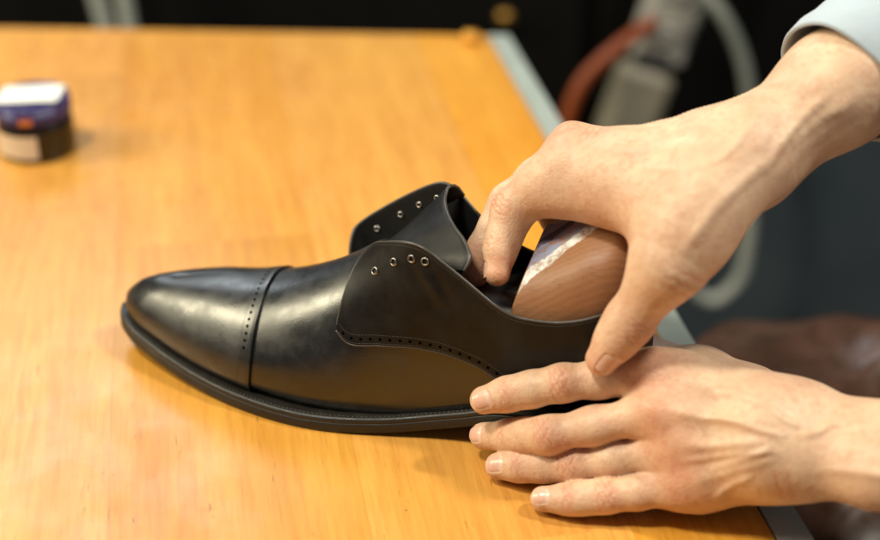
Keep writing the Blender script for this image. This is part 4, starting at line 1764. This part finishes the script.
SL, nl = build_left()  #DBG
SR, nr = build_right()
V, Fq, red, pale, mi = [], [], [], [], []
base_ = 0
for S_ in (SL, SR):
    V.append(S_.V)
    Fq.append(S_.F + base_)
    red.append(S_.red)
    pale.append(S_.pale)
    mi.append(np.zeros(len(S_.F), np.int32))
    base_ += len(S_.V)
for out, F_, vv in nl + nr:
    V.append(out)
    Fq.append(F_ + base_)
    red.append(np.zeros(len(out)))
    pale.append(vv)
    mi.append(np.ones(len(F_), np.int32))
    base_ += len(out)
def bridge(V, F, SA, SB, path, radii):
    """join the two arms through the shoulders (hidden under the shirt) so the body is one surface"""
    ends = []
    for S_, o in ((SA, 0), (SB, len(SA.V))):
        tgt = (RE if S_ is SR else LE) + np.array([.03, 0, .0])
        c = S_.V[S_.F].mean(1)
        k = np.linalg.norm(c - tgt, axis=1).argmin()
        ends.append((k + (0 if S_ is SA else len(SA.F)), S_.F[k] + o))
    C = poly(path, len(radii))
    T = np.gradient(C, axis=0)
    T /= np.linalg.norm(T, axis=1)[:, None]
    rings = [V[ends[0][1]]]
    e = rings[0] - rings[0].mean(0)
    for c, t, r in zip(C, T, radii):
        e = e - np.outer(e @ t, t)
        e = e / np.linalg.norm(e, axis=1)[:, None]
        rings.append(c + e * r)
    b0 = len(V)
    newV = np.concatenate(rings[1:])
    idx = [ends[0][1]] + [b0 + 4 * i + np.arange(4) for i in range(len(radii))]
    last_ = ends[1][1]
    # match the far quad to the last ring
    R_ = rings[-1]
    best = None
    for fl in (1, -1):
        for sh_ in range(4):
            cand = np.roll(last_[::fl], sh_)
            d_ = np.linalg.norm(V[cand] - R_, axis=1).sum()
            if best is None or d_ < best[0]:
                best = (d_, cand)
    idx.append(best[1])
    Q = []
    for a, b in zip(idx[:-1], idx[1:]):
        for j in range(4):
            Q.append((a[j], a[(j + 1) % 4], b[(j + 1) % 4], b[j]))
    keep = np.ones(len(F), bool)
    keep[[ends[0][0], ends[1][0]]] = False
    return np.concatenate([V, newV]), np.concatenate([F[keep], np.array(Q)]), len(newV), len(Q)


VA = np.concatenate(V[:2])
FA = np.concatenate(Fq[:2])
VA, FA, nv_, nq_ = bridge(VA, FA, SL, SR, [LE + [.05, 0, .02], (.50, .43, .28), (.585, .445, .40), (.60, .61, .42), (.585, .78, .41), (.48, .76, .35), RE + [.05, .02, .02]],
                          [.01, .025, .03, .035, .04, .04, .045, .045, .045, .04, .04, .035, .03, .025, .01])
sh0 = len(SL.V) + len(SR.V)
V = [VA] + V[2:]
Fq = [FA] + [f + nv_ for f in Fq[2:]]
red = [np.concatenate(red[:2] + [np.zeros(nv_)])] + red[2:]
pale = [np.concatenate(pale[:2] + [np.zeros(nv_)])] + pale[2:]
mi = [np.zeros(len(FA), np.int32)] + mi[2:]
body = person_part(link("body", np.concatenate(V), np.concatenate(Fq), [M_skin, M_nail]))
body.data.polygons.foreach_set("material_index", np.concatenate(mi))
for nm, arr in (("red", red), ("pale", pale)):
    a_ = body.data.attributes.new(nm, 'FLOAT', 'POINT')
    a_.data.foreach_set("value", np.clip(np.concatenate(arr), -1, 1.6).astype(np.float32))
body['label'] = "pair of bare forearms and hands, one pressing on the heel, the other reaching into the shoe"

# ------------------------------------------------------------------ polish jar
jar = empty("polish_jar", (-.2880, .9560, 0))
tag(jar, "small dark glass jar of shoe polish with a blue lid and white label", "jar")
M_glass = simple('dark_glass_jar', (.014, .008, .005), .06)
M_lid = simple('blue_lid', (.040, .050, .24), .35, 0, None, .15, 60)
M_lidrim = simple('blue_lid_rim', (.030, .022, .13), .35, 0, None, .15, 60)
M_paper = simple('white_label_paper', (.86, .86, .82), .6)
M_cream = simple('cream_label_paper', (.66, .54, .40), .6, 0, None, .12, 120)
M_orange = simple('orange_print', (.75, .22, .02), .5)
M_pblue = simple('light_blue_print', (.20, .28, .60), .5)
mb = MB()
mb.lathe([(.022, .0003), (.0255, .0012), (.0268, .004), (.0268, .0225), (.0262, .0255), (.0240, .0275), (.0240, .030)], (0, 0, 0), 56)
mb.build("glass_body", M_glass, jar)
mb = MB()
prof = [(.0250, .0285), (.0262, .0290), (.0264, .0300), (.0264, .0410), (.0258, .0420), (.0245, .0424), (.0240, .0420), (.010, .0418)]
mb.lathe(prof, (0, 0, 0), 64)
for k in range(60):
    a = k * math.tau / 60
    c_ = np.array([math.cos(a), math.sin(a), 0])
    mb.blob(c_ * .0263 + [0, 0, .0355], np.array([-c_[1], c_[0], 0]) * .0007, np.array([0, 0, .0050]), c_ * .0006)
lid = mb.build("lid", M_lidrim, jar)


def wrap(name, a0, a1, z0, z1, r, m_, parent, round_=.0):
    mb = MB()
    A = np.linspace(R(a0), R(a1), 24)
    mb.grid([[(r * math.cos(a), r * math.sin(a), z) for z in np.linspace(z0, z1, 4)] for a in A])
    return mb.build(name, m_, parent)


wrap("band", 180, 360, .0335, .0408, .02655, M_lid, lid)
wrap("front_label", 205, 285, .0045, .0215, .02695, M_cream, jar)
wrap("print", 262, 282, .0305, .0350, .02668, M_orange, lid)
wrap("print", 236, 256, .0345, .0395, .02672, M_pblue, lid)
wrap("print", 286, 318, .0362, .0398, .02672, M_pblue, lid)
# white label stuck on the lid, its edge standing up at the front
mb = MB()
top = []
for x in np.linspace(-.0215, .0215, 14):
    row = []
    for t in np.linspace(0, 1, 10):
        y = -.0150 + .030 * t
        row.append((x, y, .0432 + .0006 * math.sin(6 * t + x * 90)))
    top.append(row)
top = np.array(top)
shell(mb, top + [0, 0, .0002], top)
mb.build("top_label", M_paper, jar)

# ------------------------------------------------------------------ clothes


def fabric_mat(name, col, rough, scale):
    m, nt, b = mat(name)
    v = coords(nt)
    c = mixc(nt, noise(nt, v, 18, 3, .5), tuple(x * .92 for x in col), tuple(min(1, x * 1.06) for x in col))
    nt.links.new(c, b.inputs['Base Color'])
    b.inputs['Roughness'].default_value = rough
    b.inputs['Sheen Weight'].default_value = .15
    w1 = N(nt, 'ShaderNodeTexWave', i_Scale=scale, bands_direction='X')
    w2 = N(nt, 'ShaderNodeTexWave', i_Scale=scale, bands_direction='Y')
    nt.links.new(v, w1.inputs['Vector'])
    nt.links.new(v, w2.inputs['Vector'])
    p = bump(nt, math_(nt, 'ADD', w1.outputs['Fac'], w2.outputs['Fac']), .12, .0004, b)
    bump(nt, noise(nt, v, 45, 3, .5), .25, .004, b, p)
    return m


M_shirt = fabric_mat('light_blue_cotton', (.42, .50, .58), .85, 900)
M_apron = leather_mat('brown_apron_leather', (.075, .034, .019), .24, .44, 1.4)
M_apron.node_tree.nodes["Principled BSDF"].inputs['Specular IOR Level'].default_value = .5

SHR, SHL = np.array((.585, .800, .430)), np.array((.585, .425, .420))


def sleeve(path, r0, r1, name, cuff_n=None):
    """rolled sleeve: a folded cuff, then a tube with slack folds"""
    C = poly(path, 70)
    T = np.gradient(C, axis=0)
    T /= np.linalg.norm(T, axis=1)[:, None]
    seg = 56
    u = unit(np.cross(T[0], (0, 0, 1.0)))
    Go, Gi = [], []
    for i in range(70):
        t = i / 69
        u = unit(u - T[i] * (u @ T[i]))
        w = np.cross(T[i], u)
        a = np.linspace(0, 2 * np.pi, seg, endpoint=False)
        fold = .0016 * np.sin(5 * a + 9 * t) * np.sin(17 * t + 2 * a) + .0022 * np.sin(3 * a - 14 * t)
        cuff = .0022 * (t < .17) + .0022 * np.clip((.19 - t) / .02, 0, 1) * (t >= .17)
        lip = -.0015 * np.exp(-(t / .008) ** 2) - .0007 * np.exp(-((t - .030) / .004) ** 2) + .0010 * np.sin(4 * a + 1.0) * np.exp(-(t / .06) ** 2)
        rad = (r0 + (r1 - r0) * t) + fold * np.clip(t * 6, .25, 1) + cuff + lip
        c = C[i]
        if cuff_n is not None:
            # the edge is cut slantwise
            sl = np.cos(a)[:, None] * u + np.sin(a)[:, None] * w
            sh_ = ((sl @ cuff_n) * .012 + .009) * max(0, 1 - t * 4)
            base = c + sh_[:, None] * T[i]
        else:
            base = c
        d = np.cos(a)[:, None] * u + np.sin(a)[:, None] * w
        Go.append(base + rad[:, None] * d)
        Gi.append(base + (rad - .0022)[:, None] * d)
    mb = MB()
    mb.grid(np.array(Go), close_v=True)
    mb.grid(np.array(Gi)[:12, ::-1], close_v=True)
    lipg = np.array([Gi[0], np.array(Gi[0]) * .5 + np.array(Go[0]) * .5 - T[0] * .0012, Go[0]])
    mb.grid(lipg, close_v=True)
    return person_part(mb.build(name, M_shirt, person))


exr = unit(RE - RP['w'])
cuffR = RP['w'] + exr * .0600
slr = sleeve([cuffR, RP['w'] + exr * .16, RE + exr * .01 + np.array([.012, 0, .006]), lerp(RE, SHR, .5) + [.02, 0, .01], SHR], .0355, .072, "sleeve", unit((0, -.93, -.30)))
slr['label'] = "light blue sleeve with a folded cuff round the raised forearm"
exl = unit(LE - (LP['f1'] + LP['f2']) / 2)
cuffL = (LP['f1'] + LP['f2']) / 2 + exl * .085
sleeve([cuffL, cuffL + exl * .07, LE + exl * .01 + np.array([.012, 0, 0]), lerp(LE, SHL, .5) + [.03, 0, 0], SHL], .037, .072, "sleeve")


def blobby(prims, fine, pad=.03):
    Fd = Field(fine, [p for a in prims for p in a[:2]], pad=pad + max(a[2] for a in prims))
    f = Fd.new()
    for a, b, ra, rb, k, sq in prims:
        Fd.cone(f, a, b, ra, rb, k, sq)
    V, Fq = Fd.mesh(f)
    return relax(V, Fq, 3), Fq


# shirt body
fx = (1.0, 0, 0)
V_, F_ = blobby([((.62, .61, -.08), (.60, .61, .33), .15, .17, 0.0, (fx, .70)), (SHL, SHR, .085, .085, .08, None),
                 ((.60, .61, .40), (.60, .61, .50), .075, .065, .05, None)], .008)
V_ = V_ + .004 * np.sin(V_[:, [1]] * 60 + V_[:, [2]] * 25) * np.array([1, 0, 0])
person_part(link("shirt", V_, F_, M_shirt, person))
# apron: bib over the chest, then over the lap to the knees
V_, F_ = blobby([((.545, .61, .25), (.535, .61, -.05), .115, .135, 0.0, (fx, .55)),
                 ((.56, .54, -.17), (.235, .520, -.215), .088, .074, .05, None), ((.56, .79, -.105), (.225, .850, -.185), .090, .076, .05, None),
                 ((.54, .61, -.16), (.30, .69, -.20), .10, .07, .07, ((0, 0, 1.0), .6)),
                 ((.225, .850, -.185), (.215, .85, -.38), .074, .055, .05, None), ((.235, .520, -.215), (.225, .52, -.40), .07, .055, .05, None)], .006)
ph = V_[:, 0] * 70 + V_[:, 1] * 48
n_ = vnormals(V_, F_)
V_ = V_ + n_ * (.0055 * np.sin(V_[:, 0] * 38 + V_[:, 1] * 62 + 1.2 * np.sin(V_[:, 1] * 19)) + .0030 * (1 - np.abs(np.sin(V_[:, 0] * 22 - V_[:, 1] * 47 + .6)) * 2))[:, None]
ap = person_part(link("apron", V_, F_, M_apron, person))
ap['label'] = "brown leather apron over the lap"
